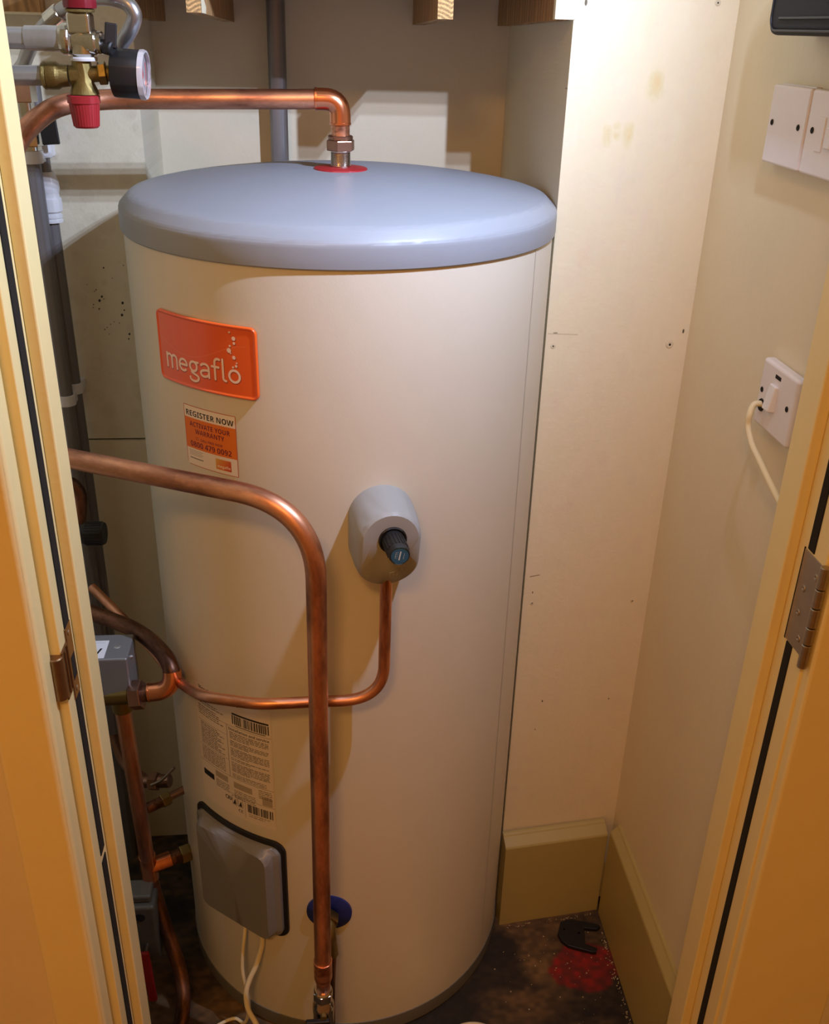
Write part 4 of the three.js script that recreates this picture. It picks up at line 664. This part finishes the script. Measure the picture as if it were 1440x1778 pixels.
{ // plaster crumbs along the baseboards
  const n = 260, g = new THREE.IcosahedronGeometry(0.0014, 0), im = new THREE.InstancedMesh(g, new THREE.MeshStandardMaterial({ color: 0xb8a888, roughness: 0.9 }), n), m = new THREE.Matrix4(), q = new THREE.Quaternion();
  for (let i = 0; i < n; i++) { let x, z; const k = rnd(); if (k < 0.55) { x = 0.483 - 0.012 * rnd() * rnd(); z = 0.09 + 0.36 * rnd(); } else if (k < 0.7) { x = 0.3 + 0.18 * rnd(); z = 0.083 - (x - 0.3) * 0.11 + 0.006 * rnd(); } else { x = 0.26 + 0.21 * rnd(); z = 0.1 + 0.3 * rnd(); if (Math.hypot(x, z) < 0.3) { x = 0.36; } } q.setFromEuler(new THREE.Euler(rnd() * 6, rnd() * 6, rnd() * 6)); const s = 0.35 + 1.1 * rnd() * rnd(); m.compose(V(x, 0.0009 * s, z), q, V(s, s * 0.8, s * (0.8 + rnd()))); im.setMatrixAt(i, m); }
  im.name = 'plaster_crumbs'; im.castShadow = im.receiveShadow = true; im.userData = { label: 'pale plaster crumbs scattered on the dirty floor along the baseboards', category: 'debris', kind: 'stuff' }; scene.add(im);
}
{
  const t = thing('plastic_tub', 'cream round tub on the floor at the bottom photo edge', 'tub', [0.2, 0, 0.353]);
  mesh('tub', turn([[0, 0.026], [0.05, 0.026], [0.056, 0.027], [0.059, 0.025], [0.06, 0.02], [0.06, 0], [0, 0]], [0, 0, 0], [0, 1, 0], 56), M.cable, t);
}
{
  const a = thing('flex_cable', 'thicker cream flex hanging from the grey immersion cover to the floor', 'cable');
  mesh('cable', sweep(spline([[-0.1425, 0.238, 0.2555], [-0.1444, 0.2002, 0.259], [-0.1498, 0.1786, 0.263], [-0.1568, 0.1595, 0.269], [-0.1657, 0.1417, 0.275], [-0.1718, 0.1237, 0.282], [-0.1723, 0.1066, 0.288], [-0.1689, 0.0917, 0.295], [-0.1572, 0.0716, 0.305], [-0.135, 0.035, 0.335], [-0.11, 0.006, 0.37], [-0.06, 0.0055, 0.42]], 90), 0.0042, 20), M.cable, a);
  const b = thing('flex_cable', 'thinner cream flex hanging behind the thicker one under the immersion cover', 'cable');
  mesh('cable', sweep(spline([[-0.169, 0.24, 0.241], [-0.1716, 0.2169, 0.2495], [-0.1756, 0.187, 0.256], [-0.1779, 0.1539, 0.262], [-0.1761, 0.1297, 0.267], [-0.1717, 0.0901, 0.268], [-0.174, 0.04, 0.262], [-0.184, 0.008, 0.255], [-0.2, 0.0045, 0.243], [-0.23, 0.0042, 0.255], [-0.27, 0.0042, 0.29]], 80), 0.0029, 18), M.cable, b);
}

// ------------------------------------------------------------------ lamps
{
  const t = thing('work_light', 'black clamp-on work light with three small white lenses on the door jamb', 'lamp');
  const q = new THREE.Quaternion().setFromUnitVectors(V(0, 0, 1), LED_AIM), body = new RoundedBoxGeometry(0.036, 0.092, 0.022, 3, 0.005); body.applyQuaternion(q);
  const c = LED_POS[1].clone().add(LED_AIM.clone().multiplyScalar(-0.0215)); body.translate(c.x, c.y, c.z); mesh('housing', body, M.black, t);
  const lens = new THREE.MeshStandardMaterial({ color: 0xffffff, emissive: new THREE.Color(0.9, 0.95, 1), emissiveIntensity: 2 });
  LED_POS.forEach((p) => { const g = new THREE.CylinderGeometry(0.005, 0.005, 0.002, 20); g.rotateX(Math.PI / 2); g.applyQuaternion(q); const o = p.clone().add(LED_AIM.clone().multiplyScalar(-0.0075)); g.translate(o.x, o.y, o.z); mesh('lens', g, lens, t); });
  mesh('clamp', [rod(0.006, [c.x + 0.01, c.y, c.z + 0.004], [0.452, c.y, 0.575], 16), box(0.448, 0.4612, c.y - 0.02, c.y + 0.02, 0.56, 0.5765, 0.002)], M.black, t);
  const h = thing('ceiling_lamp', 'round warm ceiling lamp in the hall', 'lamp', [HALL_POS.x, CEIL, HALL_POS.z]);
  mesh('base', turn([[0, 0], [0.16, 0], [0.165, -0.01], [0.15, -0.022], [0, -0.022]].reverse(), [0, 0, 0], [0, 1, 0], 40), M.white, h);
  mesh('diffuser', turn([[0.15, -0.02], [0.15, -0.04], [0.13, -0.052], [0, -0.056]].reverse(), [0, 0, 0], [0, 1, 0], 40), new THREE.MeshStandardMaterial({ color: 0xffffff, emissive: HALL_COLOR, emissiveIntensity: 1.2 }), h);
}
scene.traverse((o) => { if (o.isMesh) o.castShadow = o.receiveShadow = true; });
scene.updateMatrixWorld(true);
renderer.render(scene, camera);
